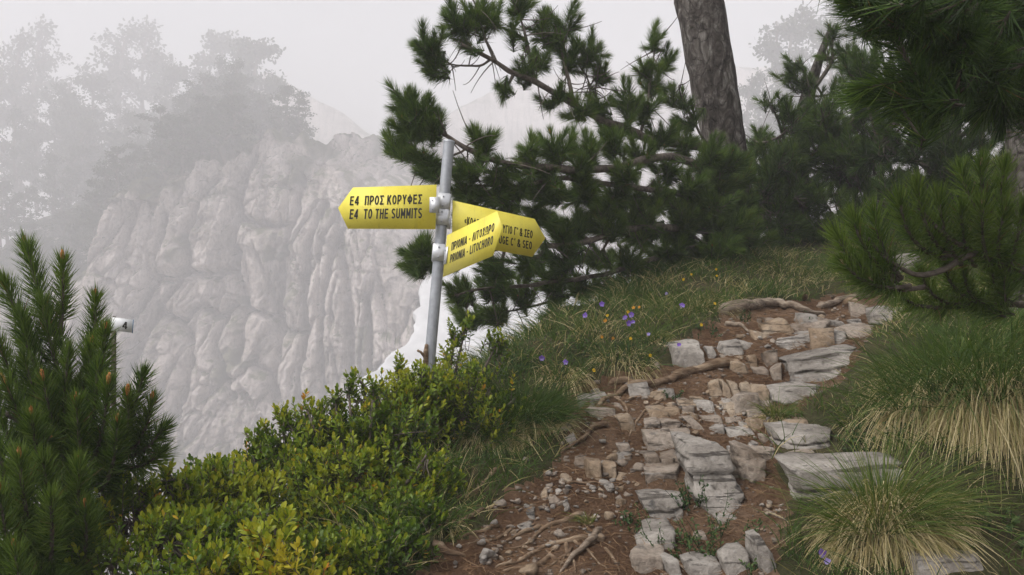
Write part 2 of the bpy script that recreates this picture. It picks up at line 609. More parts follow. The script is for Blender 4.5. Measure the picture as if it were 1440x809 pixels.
# ------------------------------------------------------------------ the near hillside (height field through surveyed points)
CTRL = [(700, 809, 2.9), (900, 809, 2.9), (1000, 809, 2.85), (1100, 809, 2.8), (650, 740, 3.2), (760, 700, 3.4), (850, 650, 3.7),
        (960, 700, 3.4), (1060, 700, 3.35), (800, 600, 4.0), (900, 600, 4.0), (1000, 600, 4.0), (870, 540, 4.45), (1000, 540, 4.4), (1090, 560, 4.2),
        (1000, 480, 4.95), (1120, 480, 4.9), (1200, 450, 5.3), (1100, 438, 5.5), (1180, 420, 5.9),
        (1150, 400, 6.3), (1150, 360, 7.2), (1120, 335, 8.2), (1000, 400, 6.1), (900, 435, 5.6), (850, 455, 5.3), (760, 480, 5.0), (700, 510, 4.6),
        (760, 530, 4.5), (850, 500, 4.75), (940, 460, 5.2), (1000, 365, 7.3), (880, 405, 6.4), (760, 452, 5.6),
        (1250, 440, 5.2), (1330, 420, 5.2), (1440, 400, 5.2), (1440, 470, 4.0), (1300, 480, 4.3), (1230, 520, 4.2), (1160, 570, 4.05), (1300, 550, 3.75), (1440, 545, 3.5),
        (1400, 720, 3.0), (1440, 740, 2.95), (1310, 690, 3.1), (1200, 650, 3.45), (1190, 720, 3.15), (1300, 809, 2.7), (1440, 809, 2.7), (1180, 800, 2.85),
        (600, 660, 3.6), (700, 650, 3.75), (560, 740, 3.15), (500, 809, 2.85), (740, 590, 4.15), (650, 560, 4.2), (605, 575, 4.2)]
ctrl = [P(*c) for c in CTRL]
for x, y, z in [(0, 0, 0), (1, 0, .12), (-1, 0, -.1), (2, 0, .45), (-2, 0, -.5), (0, 1.5, .33), (1.2, 1.5, .45), (-1, 1.5, .22), (2.2, 1.6, .9),
                (0, -2, -.4), (2, -2, 0), (-2, -2, -1), (4, 0, 1.2), (4, -2, .8), (-4, 0, -2.2), (-4, -2, -2.4),
                (-1.0, 2.6, .50), (-1.6, 2.6, .2), (-2.2, 3, -.3), (-1.2, 3.6, .45), (-.9, 4.3, .6), (-1.7, 4.2, -.3), (-3, 4, -1.9), (-4.5, 4, -3.6),
                (-.7, 5.2, .3), (-.1, 6.0, .55), (.6, 7.2, .7), (1.4, 8.6, 1.0), (2.4, 9.6, 1.6), (3.6, 10.2, 2.1),
                (-.6, 7, -1.2), (.6, 9, -.8), (2, 11.5, .2), (4, 13, 1.4), (-2, 7, -3), (-4, 8, -5), (-1, 12, -5), (1, 13.5, -3.5), (-4.5, 13, -8),
                (3.2, 5.6, 1.75), (3.4, 7, 2.1), (5, 6, 2.6), (5, 8, 3.0), (5.5, 10, 3.1), (6.5, 4, 2.7), (4, 3.6, 1.75), (6, 1, 1.9), (8, 6, 3.6), (8, 12, 4), (8, 0, 2.4), (3.2, 2.6, 1.35)]:
    ctrl.append(np.array([x, y, z], float))
ctrl = np.array(ctrl)


def tps_fit(c, lam=.004):
    n = len(c)
    d = np.hypot(c[:, None, 0] - c[None, :, 0], c[:, None, 1] - c[None, :, 1])
    K = np.where(d > 0, d * d * np.log(np.maximum(d, 1e-9)), 0) + lam * np.eye(n)
    Q = np.c_[np.ones(n), c[:, 0], c[:, 1]]
    A = np.block([[K, Q], [Q.T, np.zeros((3, 3))]])
    return np.linalg.solve(A, np.r_[c[:, 2], 0, 0, 0])


W_T = tps_fit(ctrl)


def tps(x, y):
    r = W_T[-3] + W_T[-2] * x + W_T[-1] * y
    for k in range(len(ctrl)):
        d2 = (x - ctrl[k, 0]) ** 2 + (y - ctrl[k, 1]) ** 2
        r = r + W_T[k] * .5 * d2 * np.log(np.maximum(d2, 1e-12))
    return r


GX0, GX1, GY0, GY1, GS = -4.6, 7.5, -2.2, 12.5, .036
gx = np.arange(GX0, GX1, GS)
gy = np.arange(GY0, GY1, GS)
XX, YY = np.meshgrid(gx, gy, indexing='ij')
HH = tps(XX.ravel(), YY.ravel())
q = np.c_[XX.ravel(), YY.ravel(), np.zeros(XX.size)]
HH = HH + .035 * fbm(q * 2.2, 3, 3)
HH = HH.reshape(XX.shape)


def H(x, y):
    x = np.clip((np.asarray(x, float) - GX0) / GS, 0, len(gx) - 1.001)
    y = np.clip((np.asarray(y, float) - GY0) / GS, 0, len(gy) - 1.001)
    i, j = x.astype(int), y.astype(int)
    f, g = x - i, y - j
    return HH[i, j] * (1 - f) * (1 - g) + HH[i + 1, j] * f * (1 - g) + HH[i, j + 1] * (1 - f) * g + HH[i + 1, j + 1] * f * g


_marchY = np.arange(1.6, 11.0, .01)


def G(px, py, y0=None):
    """Where the line of sight through a pixel meets the hillside."""
    Yv = _marchY if y0 is None else _marchY[_marchY > y0]
    x = (px - 720) / F * Yv
    z = EYE + (404.5 - py) / F * Yv
    hit = np.nonzero(z < H(x, Yv))[0]
    k = hit[0] if len(hit) else len(Yv) - 1
    return np.array([x[k], Yv[k], H(x[k], Yv[k])])


def on(x, y, dz=0.0):
    return np.array([x, y, float(H(x, y)) + dz])


def in_poly(x, y, poly):
    r = np.zeros(np.shape(x), bool)
    n = len(poly)
    for k in range(n):
        (x0, y0), (x1, y1) = poly[k], poly[(k + 1) % n]
        if y0 == y1:
            continue
        c = ((y0 > y) != (y1 > y)) & (x < (x1 - x0) * (y - y0) / (y1 - y0) + x0)
        r ^= c
    return r


PATH_PX = [(640, 765), (705, 700), (765, 665), (793, 625), (795, 585), (800, 552), (862, 530), (935, 515), (935, 485), (985, 462), (1012, 446),
           (1025, 432), (1100, 424), (1180, 412), (1250, 412), (1255, 442), (1215, 478), (1160, 555), (1108, 590), (1090, 640), (1110, 690), (1105, 740), (1095, 805)]
PATH_XY = [tuple(G(a, b)[:2]) for a, b in PATH_PX] + [(1.0, 1.0), (1.0, -2.4), (-.9, -2.4), (-.8, 1.2), (-.45, 2.7)]


def on_path(x, y):
    w = np.c_[np.ravel(x), np.ravel(y), np.zeros(np.size(x))]
    dx = .06 * fbm(w * 5, 3, 41).reshape(np.shape(x))
    dy = .06 * fbm(w * 5, 3, 57).reshape(np.shape(x))
    return in_poly(x + dx, y + dy, PATH_XY)


pm = on_path(XX, YY)
# worn earth is lower and rougher than the turf beside it
q = np.c_[XX.ravel(), YY.ravel(), np.zeros(XX.size)]
rough = (.028 * fbm(q * 8, 3, 11) + .016 * fbm(q * 22, 2, 12)).reshape(XX.shape)
turf = (.022 * fbm(q * 7, 3, 21) + .012).reshape(XX.shape)
soft = pm.astype(float)
for _ in range(3):
    soft[1:-1, 1:-1] = (soft[1:-1, 1:-1] * 2 + soft[:-2, 1:-1] + soft[2:, 1:-1] + soft[1:-1, :-2] + soft[1:-1, 2:]) / 6
HH = HH + rough * soft + turf * (1 - soft) - .02 * soft

nx, ny = len(gx), len(gy)
ii, jj = np.meshgrid(np.arange(nx - 1), np.arange(ny - 1), indexing='ij')
quads = np.stack([ii * ny + jj, (ii + 1) * ny + jj, (ii + 1) * ny + jj + 1, ii * ny + jj + 1], -1).reshape(-1, 4)
fm = (soft[:-1, :-1] > .5).reshape(-1)
GV = np.c_[XX.ravel(), YY.ravel(), HH.ravel()]


def sub_mesh(mask):
    f = quads[mask]
    used = np.unique(f)
    mp = np.zeros(len(GV), np.int64)
    mp[used] = np.arange(len(used))
    return GV[used], mp[f]


v_, f_ = sub_mesh(~fm)
hillside = tag(part('hillside', v_, f_, M['earth'], smooth=True), kind='structure')
v_, f_ = sub_mesh(fm)
path = tag(part('dirt_path', v_, f_, M['soil'], smooth=True), kind='structure')

# the mountainside round it, falling into the ravine
ax = np.unique(np.r_[-np.geomspace(3, 520, 46), np.linspace(-5, 8.5, 30), 8.5 + np.geomspace(1, 520, 40)])
ay = np.unique(np.r_[-2.5 - np.geomspace(.5, 300, 26), np.linspace(-2.5, 13.5, 34), 13.5 + np.geomspace(1, 560, 46)])
AX, AY = np.meshgrid(ax, ay, indexing='ij')
cx, cy = np.clip(AX, GX0 + .05, GX1 - .05), np.clip(AY, GY0 + .05, GY1 - .05)
inside = (AX > GX0 + .3) & (AX < GX1 - .3) & (AY > GY0 + .3) & (AY < GY1 - .3)
left, right = np.maximum(GX0 - AX, 0), np.maximum(AX - GX1, 0)
back, front = np.maximum(AY - GY1, 0), np.maximum(GY0 - AY, 0)
AZ = H(cx, cy) - np.where(inside, 1.5, .12) - .75 * left + .22 * right - .55 * back - .12 * front
fl = -56 + .25 * np.maximum(AX - 10, 0) * smoothstep(40, 140, AY) + .10 * np.maximum(AY - 120, 0)
AZ = np.maximum(AZ, fl) + np.where(inside, 0, 1) * .0
AZ = AZ + (np.hypot(left + right, back + front) > 6) * 1.2 * fbm(np.c_[AX.ravel(), AY.ravel(), np.zeros(AX.size)] * .08, 4, 5).reshape(AX.shape)
nax, nay = AX.shape
i2, j2 = np.meshgrid(np.arange(nax - 1), np.arange(nay - 1), indexing='ij')
q2 = np.stack([i2 * nay + j2, (i2 + 1) * nay + j2, (i2 + 1) * nay + j2 + 1, i2 * nay + j2 + 1], -1).reshape(-1, 4)
tag(part('ravine_ground', np.c_[AX.ravel(), AY.ravel(), AZ.ravel()], q2, M['far_slope'], smooth=True), kind='structure')

# ------------------------------------------------------------------ the limestone cliff across the ravine
def cliff_top(x):
    return .7 * np.sin(.9 * x) + .5 * np.sin(2.1 * x + 1) + .3 * np.sin(4.7 * x) + np.interp(x, [-80, -55, -46, -43.5, -41, -38.5, -35, -31, -27, -23, -18, -10, 0, 15, 45], [-5, -1.5, 0, 3.0, 9.6, 11, 12.6, 15, 17.4, 18.6, 21, 25, 27, 27, 24])


def cliff_base(x, s):
    """Unbroken cliff face: along x, up s; above the top edge the slope lies back."""
    st = cliff_top(x)
    over = np.maximum(s - st, 0)
    wide = x / (105 + over)            # the slope narrows toward the back
    gain = np.interp(wide, [-.46, -.36, -.265, -.228], [.46, .44, .40, .0])
    z = np.minimum(s, st) + gain * 95 * (1 - np.exp(-over / 95))
    y = 92 + .33 * (np.minimum(s, st) + 20) + np.sqrt(1 - gain ** 2) * over
    edge = np.interp(z, [-30, -14, 0, 17], [-13.5, -9.0, -9.0, -22.0])
    d = np.maximum(x - edge, 0)
    y = y + 1.9 * d + .10 * d * d
    y = y + 1.1 * np.maximum(z - 8, 0) * smoothstep(-27, -18, x)
    y = y + 1.2 * np.sin(x * .21 + 1.0) + 5 * smoothstep(-43, -48, x)
    return y, z


KS = 1.5      # metres of mountain per metre of the cliff's own drawing


cs = np.r_[np.linspace(-34, -17, 40)[:-1], np.linspace(-17, 19, 360), np.linspace(19, 24, 20)[1:]]
cs = np.r_[cs, 24 + np.geomspace(.3, 260, 44)]
cxs = np.r_[np.linspace(-64, -53, 40)[:-1], np.linspace(-53, -6, 500), -6 + np.geomspace(.12, 52, 40)]
CX, CS = np.meshgrid(cxs, cs, indexing='ij')
fx, fs = CX.ravel(), CS.ravel()
st = cliff_top(fx)
cyv, czv = cliff_base(fx, fs)
w1 = fbm(np.c_[fx * .12, fs * .12, 0 * fx], 4, 31)
w2 = fbm(np.c_[fx * .45, fs * .45, 0 * fx], 4, 32)
w3 = fbm(np.c_[fx * .45 + 40, fs * .45, 0 * fx], 4, 34)
lean_ = np.interp(fx, [-48, -36, -22, -10], [.42, .34, .12, -.06])
uu = fx - lean_ * fs + .9 * w1 + .22 * w2
vv = fs + .22 * fx + .9 * w1 + .22 * w3


def facets(u, v, wu, wv, seed):
    """Broken rock: irregular cells, each its own tilted plane; returns relief and distance to the cell edge (metres)."""
    a, b = u / wu, v / wv
    iu, iv = np.floor(a).astype(np.int64), np.floor(b).astype(np.int64)
    f1 = np.full(u.shape, 9.0); f2 = np.full(u.shape, 9.0)
    rel = np.zeros(u.shape); z = np.zeros_like(iu)
    for du in (-1, 0, 1):
        for dv in (-1, 0, 1):
            ca, cb = iu + du, iv + dv
            dx = a - (ca + .5 + .9 * (hash3(ca, cb, z, seed) - .5))
            dy = b - (cb + .5 + .9 * (hash3(ca, cb, z + 1, seed) - .5))
            d = np.maximum(np.abs(dx) * 1.15, np.abs(dy)) * .65 + np.hypot(dx, dy) * .35
            r = (hash3(ca, cb, z + 2, seed) - .5) + dx * (hash3(ca, cb, z + 3, seed) - .5) * 1.1 + dy * (hash3(ca, cb, z + 4, seed) - .65) * 1.1
            nr_ = d < f1
            f2 = np.where(nr_, f1, np.minimum(f2, d)); rel = np.where(nr_, r, rel); f1 = np.where(nr_, d, f1)
    return rel, (f2 - f1) * wu * .5


disp = np.zeros(len(fx))
for (wu, wv, amp, dep, wd, sd) in ((7.5, 16.0, 3.0, 1.5, .22, 3), (3.0, 7.0, 1.1, 1.0, .12, 8), (1.3, 2.2, .55, .60, .09, 15), (.62, .9, .20, .22, .07, 19), (4.4, 22.0, 1.2, 1.5, .17, 27)):
    rel, e2 = facets(uu + sd, vv, wu, wv, sd)
    hid = fbm(np.c_[fx * .25 + sd, fs * .25, 0 * fx], 2, sd + 50)
    disp += amp * rel * .8 - dep * smoothstep(-.15, .30, hid) * np.exp(-(e2 / wd) ** 2)
# the great joints that split the buttress into pillars
CRACKS = [[(160, 600), (183, 512), (207, 441), (239, 376), (239, 322), (257, 263), (270, 240)], [(331, 510), (326, 440), (319, 405), (305, 352), (305, 299), (313, 245), (330, 205)],
          [(331, 560), (300, 500), (296, 450), (308, 429)], [(385, 560), (379, 453), (376, 393), (385, 328), (396, 287), (392, 230)], [(420, 600), (420, 536), (423, 465), (417, 405), (420, 346), (438, 280)],
          [(462, 600), (456, 512), (450, 429), (456, 370), (470, 320)], [(500, 560), (494, 480), (486, 420), (470, 340), (455, 290)], [(239, 376), (275, 384), (300, 380)], [(207, 441), (240, 450), (262, 430), (296, 450)],
          [(250, 600), (262, 540), (258, 480), (240, 450)], [(305, 299), (340, 310), (380, 305)], [(379, 453), (340, 440), (322, 432)], [(423, 465), (400, 470), (380, 462)], [(150, 470), (190, 420), (205, 350), (210, 300)], [(530, 520), (524, 470), (512, 420)]]
for ck in CRACKS:
    q_ = np.array([[(a - 720) / F * 97.5, EYE + (404.5 - b) / F * 97.5] for a, b in ck])
    q_ = spline(np.c_[q_, np.zeros(len(q_))], 40)[:, :2]
    dm = np.full(len(fx), 99.0); sg = np.zeros(len(fx))
    wx, ws = fx + .5 * w2, fs + .4 * w3
    box_ = (wx > q_[:, 0].min() - 4) & (wx < q_[:, 0].max() + 4) & (ws > q_[:, 1].min() - 4) & (ws < q_[:, 1].max() + 4)
    ix = np.nonzero(box_)[0]
    for k in range(len(q_) - 1):
        a_, b_ = q_[k], q_[k + 1]
        d_ = b_ - a_
        px_, ps_ = wx[ix] - a_[0], ws[ix] - a_[1]
        t_ = np.clip((px_ * d_[0] + ps_ * d_[1]) / max(d_ @ d_, 1e-9), 0, 1)
        dist = np.hypot(px_ - t_ * d_[0], ps_ - t_ * d_[1])
        dm[ix] = np.minimum(dm[ix], dist)
    disp -= 2.6 * np.exp(-(dm / .30) ** 2) + .8 * np.exp(-(dm / 1.0) ** 2)
disp += .9 * w1 + .15 * w2 + .26 * fbm(np.c_[fx * 2.4, fs * 1.8, 0 * fx], 5, 33)
# layered ledges
led = fs + .25 * fx + 2.0 * w1
amount = 1 - .75 * smoothstep(0, 4, fs - st)
cyv = cyv - disp * amount
czv = czv + .35 * fbm(np.c_[fx * .6, fs * .6, 0 * fx + 4], 3, 35) + 1.0 * smoothstep(0, 3, fs - st) * fbm(np.c_[fx * .3, fs * .3, 0 * fx + 9], 3, 36)
vegn = fbm(np.c_[fx * .35, fs * .35, 0 * fx + 2], 4, 37)
veg = smoothstep(-.6, 1.0, fs - st + 2.6 * vegn) * (1 - .85 * smoothstep(.10, .30, fbm(np.c_[fx * .16, fs * .16, 0 * fx + 5], 4, 39)) * smoothstep(-36, -44, fx))
veg = np.maximum(veg, .85 * smoothstep(.22, .38, vegn) * smoothstep(.9, .2, e2))
ncx, ncs = CX.shape
i3, j3 = np.meshgrid(np.arange(ncx - 1), np.arange(ncs - 1), indexing='ij')
q3 = np.stack([i3 * ncs + j3, (i3 + 1) * ncs + j3, (i3 + 1) * ncs + j3 + 1, i3 * ncs + j3 + 1], -1).reshape(-1, 4)
tag(part('cliff', np.c_[fx, cyv, czv] * KS - np.array([0, 0, .8]), q3, M['cliff'], attrs={'tint': veg}, smooth=False), kind='structure')

# a far rock face behind it, nearly lost in the fog
u = np.linspace(-140, 200, 170); w = np.linspace(-60, 150, 120)
U, Wv = np.meshgrid(u, w, indexing='ij')
ridge = np.interp(U, [-130, -110, -95, -70, -50, -36, -22, -8, 10, 60, 200], [60, 84, 86, 72, 56, 58, 68, 78, 84, 88, 86])
zz = np.minimum(Wv, ridge)
yy = 345 + .45 * zz + .9 * np.maximum(Wv - ridge, 0) + 9 * fbm(np.c_[U.ravel() * .03, Wv.ravel() * .03, 0 * U.ravel()], 5, 61).reshape(U.shape)
zz = zz + 2.5 * fbm(np.c_[U.ravel() * .08, Wv.ravel() * .08, 0 * U.ravel()], 4, 62).reshape(U.shape)
n1, n2 = U.shape
i4, j4 = np.meshgrid(np.arange(n1 - 1), np.arange(n2 - 1), indexing='ij')
q4 = np.stack([i4 * n2 + j4, (i4 + 1) * n2 + j4, (i4 + 1) * n2 + j4 + 1, i4 * n2 + j4 + 1], -1).reshape(-1, 4)
tag(part('far_rock_face', np.c_[U.ravel(), yy.ravel(), zz.ravel()], q4, M['cliff'], attrs={'tint': 0 * zz.ravel()}), kind='structure')

# ------------------------------------------------------------------ old snow in the gully
edge_px = [(380, 720, 76), (425, 645, 79.5), (452, 600, 82), (480, 566, 84), (500, 549, 85), (517, 529, 86), (534, 517, 87), (548, 500, 88), (567, 489, 89.5), (580, 468, 91.5), (584, 445, 94), (590, 424, 97), (589, 404, 100), (598, 388, 104), (606, 376, 107)]
ed = spline([P(a, b, c * KS) for a, b, c in edge_px], 90)
ed[:, 0] += .9 * fbm(ed * .45, 4, 71)
rows = []
span = np.r_[0, .15, .4, np.geomspace(.9, 110, 40)]
for s in span:
    r = ed.copy()
    r[:, 0] += s
    r[:, 1] += .25 * s
    r[:, 2] += .5 * (1 - np.exp(-s * 2)) + .045 * s + .25 * fbm(r * .25, 3, 72) * min(s, 1)
    rows.append(r)
under = ed.copy(); under[:, 1] += 3; under[:, 2] -= 2.0
rows = [under] + rows
SV = np.array(rows)
ns, ne = SV.shape[:2]
i5, j5 = np.meshgrid(np.arange(ns - 1), np.arange(ne - 1), indexing='ij')
q5 = np.stack([i5 * ne + j5, (i5 + 1) * ne + j5, (i5 + 1) * ne + j5 + 1, i5 * ne + j5 + 1], -1).reshape(-1, 4)
tag(part('snow_field', SV.reshape(-1, 3), q5, M['snow'], smooth=True), kind='structure')

# ------------------------------------------------------------------ haze: the cloud the mountain stands in
m, nt, out = new_mat('mountain fog'); M['fog'] = m
pv = nt.nodes.new('ShaderNodeVolumePrincipled')
pv.inputs['Color'].default_value = (.935, .925, .95, 1)
pv.inputs['Density'].default_value = FOG
pv.inputs['Anisotropy'].default_value = 0.0
nt.links.new(pv.outputs[0], out.inputs['Volume'])
bx0, bx1, by0, by1, bz0, bz1 = -560, 580, -320, 620, -130, 112
hv = [(x, y, z) for x in (bx0, bx1) for y in (by0, by1) for z in (bz0, bz1)]
hf = [(0, 1, 3, 2), (4, 6, 7, 5), (0, 4, 5, 1), (2, 3, 7, 6), (0, 2, 6, 4), (1, 5, 7, 3)]
tag(part('haze', hv, np.array(hf), m), kind='stuff')

# ------------------------------------------------------------------ stones
def block(name, quad, depth, mat, parent=None, lean=.25, n=9, rnd=.06, chips=8, amp=.03, grooves=0, seed=0, bury=.25, label=None, rise=.04, y0=None):
    """A jointed limestone block: TL, TR, BR, BL of its near face as seen, its depth in metres, and how far it leans back."""
    rg = np.random.default_rng(1000 + seed)
    TL, TR, BR, BL = [np.array(p, float) for p in quad]
    bm = (BR + BL) / 2
    Y0 = (G(bm[0], min(bm[1], 815))[1] if y0 is None else y0) + .01
    hpx = max(bm[1] - (TL[1] + TR[1]) / 2, 4)
    hm = hpx / F * Y0
    Yt = Y0 + lean * hm
    f = [P(*BL, Y0), P(*BR, Y0), P(*TR, Yt), P(*TL, Yt)]
    # let it reach into the ground
    f[0] = f[0] + (f[0] - f[3]) * bury; f[1] = f[1] + (f[1] - f[2]) * bury
    dv = np.array([rg.normal() * .08 * depth, depth, rise * depth])
    c8 = np.zeros((2, 2, 2, 3))       # x, y(depth), z
    c8[0, 0, 0], c8[1, 0, 0], c8[1, 0, 1], c8[0, 0, 1] = f
    for a in (0, 1):
        for b in (0, 1):
            c8[a, 1, b] = c8[a, 0, b] + dv * (1 + .2 * rg.normal()) * np.array([1, 1, 1 if b else -.3])
    c, quads = cube_grid(n)
    c = c.copy()
    for _ in range(chips):
        nk = unit(rg.normal(size=3) * np.array([1, .7, 1]))
        ext = np.abs(nk).sum()
        d = ext * rg.uniform(.62, .93)
        over = np.maximum(c @ nk - d, 0)
        c -= over[:, None] * nk * 1.0
    k = 6.0
    nrm = (np.abs(c) ** k).sum(1) ** (1 / k)
    rad = np.linalg.norm(c, axis=1)
    c = c * (1 - rnd * .35 * smoothstep(1.05, 1.7, rad)[:, None])
    nn = unit(np.sign(c) * np.abs(c) ** 7 + 1e-9)
    t = (c + 1) / 2
    x, y, z = t[:, 0:1], t[:, 1:2], t[:, 2:3]
    w = 0
    for a in (0, 1):
        for b in (0, 1):
            for e in (0, 1):
                w = w + (x if a else 1 - x) * (y if b else 1 - y) * (z if e else 1 - z) * c8[a, b, e]
    ax = unit(c8[1, 0, 0] - c8[0, 0, 0]); ay = unit(dv); az = unit(c8[0, 0, 1] - c8[0, 0, 0])
    nw = nn[:, :1] * ax + nn[:, 1:2] * ay + nn[:, 2:] * az
    size = min(np.linalg.norm(c8[1, 0, 0] - c8[0, 0, 0]), np.linalg.norm(c8[0, 0, 1] - c8[0, 0, 0]), depth)
    size = max(size, .04)
    disp = amp * size * 2.0 * fbm(w * (.9 / size) + seed, 3, seed) + amp * size * 1.3 * fbm(w * (3.5 / size), 3, seed + 5)
    # stepped faces where thin layers have broken away
    stp = np.floor((fbm(w * np.array([.8, .8, 1.0]) / size + 3.3, 2, seed + 7) + 1) * 3.5) / 3.5
    disp += (stp - 1) * amp * size * 2.6
    if grooves:
        g = z[:, 0] * grooves + .35 * fbm(w * (1.4 / size), 2, seed + 9)
        e = np.abs((g % 1) - .5) * 2
        lay = hash3(np.floor(g).astype(np.int64), np.zeros(len(g), np.int64), np.zeros(len(g), np.int64), seed)
        side = np.abs(nn[:, 2]) < .6
        disp += side * (-.15 * size * np.exp(-((1 - e) / .16) ** 2) + .13 * size * (lay - .5))
    w = w + nw * disp[:, None]
    base = w[:, :].mean(0); base[2] = w[:, 2].min()
    return part(name, w, quads, M[mat], parent, loc=base)


BIG = [  # thing stones: label, near face, depth, material, lean, grooves
    ('pale grey layered limestone block with thin horizontal cracks, tallest beside the path', [(958, 630), (1022, 628), (1053, 726), (990, 728)], .26, 'rock_grey', .85, 6),
    ('rounded grey stone on the path below the tall layered block', [(888, 700), (960, 694), (964, 736), (914, 741)], .20, 'rock_grey', .7, 2),
    ('long grey lichen-spotted slab near the top of the path', [(1090, 482), (1196, 466), (1193, 487), (1100, 501)], .30, 'rock_grey', 1.2, 0),
    ('broad sloping grey slab beside the grass below the lichen-spotted slab', [(1104, 508), (1214, 490), (1188, 532), (1106, 548)], .24, 'rock_grey', 1.0, 2),
    ('cracked grey boulder above the long root', [(949, 489), (991, 483), (1000, 516), (944, 533)], .26, 'rock_grey', .5, 0),
    ('broad buff block with a grey cap in the middle of the path', [(908, 611), (976, 610), (973, 636), (911, 636)], .18, 'rock_mixed', .4, 0),
    ('smooth-faced buff block below the grey-capped block', [(906, 661), (958, 661), (955, 684), (908, 683)], .15, 'rock_mixed', .3, 1),
    ('grey wedge stone beside the small pale tussock', [(1101, 609), (1182, 606), (1186, 634), (1110, 637)], .22, 'rock_grey', .6, 2),
    ('grey slab half hidden behind the big tussock at lower right', [(1116, 664), (1274, 650), (1280, 702), (1142, 722)], .26, 'rock_grey', .5, 2),
    ('flat grey stone at the lower right edge of the photo', [(1290, 790), (1408, 786), (1412, 822), (1292, 826)], .22, 'rock_grey', .5, 0),
    ('narrow leaning grey stone at the bottom beside the big tussock', [(1061, 766), (1083, 761), (1097, 804), (1078, 814)], .12, 'rock_grey', .4, 1),
    ('dark weathered layered stone right of the tall pale block', [(1032, 626), (1078, 626), (1078, 684), (1050, 686)], .18, 'rock_mixed', .5, 4),
]
for k, (lab, quad, dep, mat, lean, gr) in enumerate(BIG):
    o = block('rock', quad, dep, mat, lean=lean, grooves=gr, n=18, seed=k, chips=9, amp=.026)
    tag(o, lab, 'rock', 'large stones of the path')

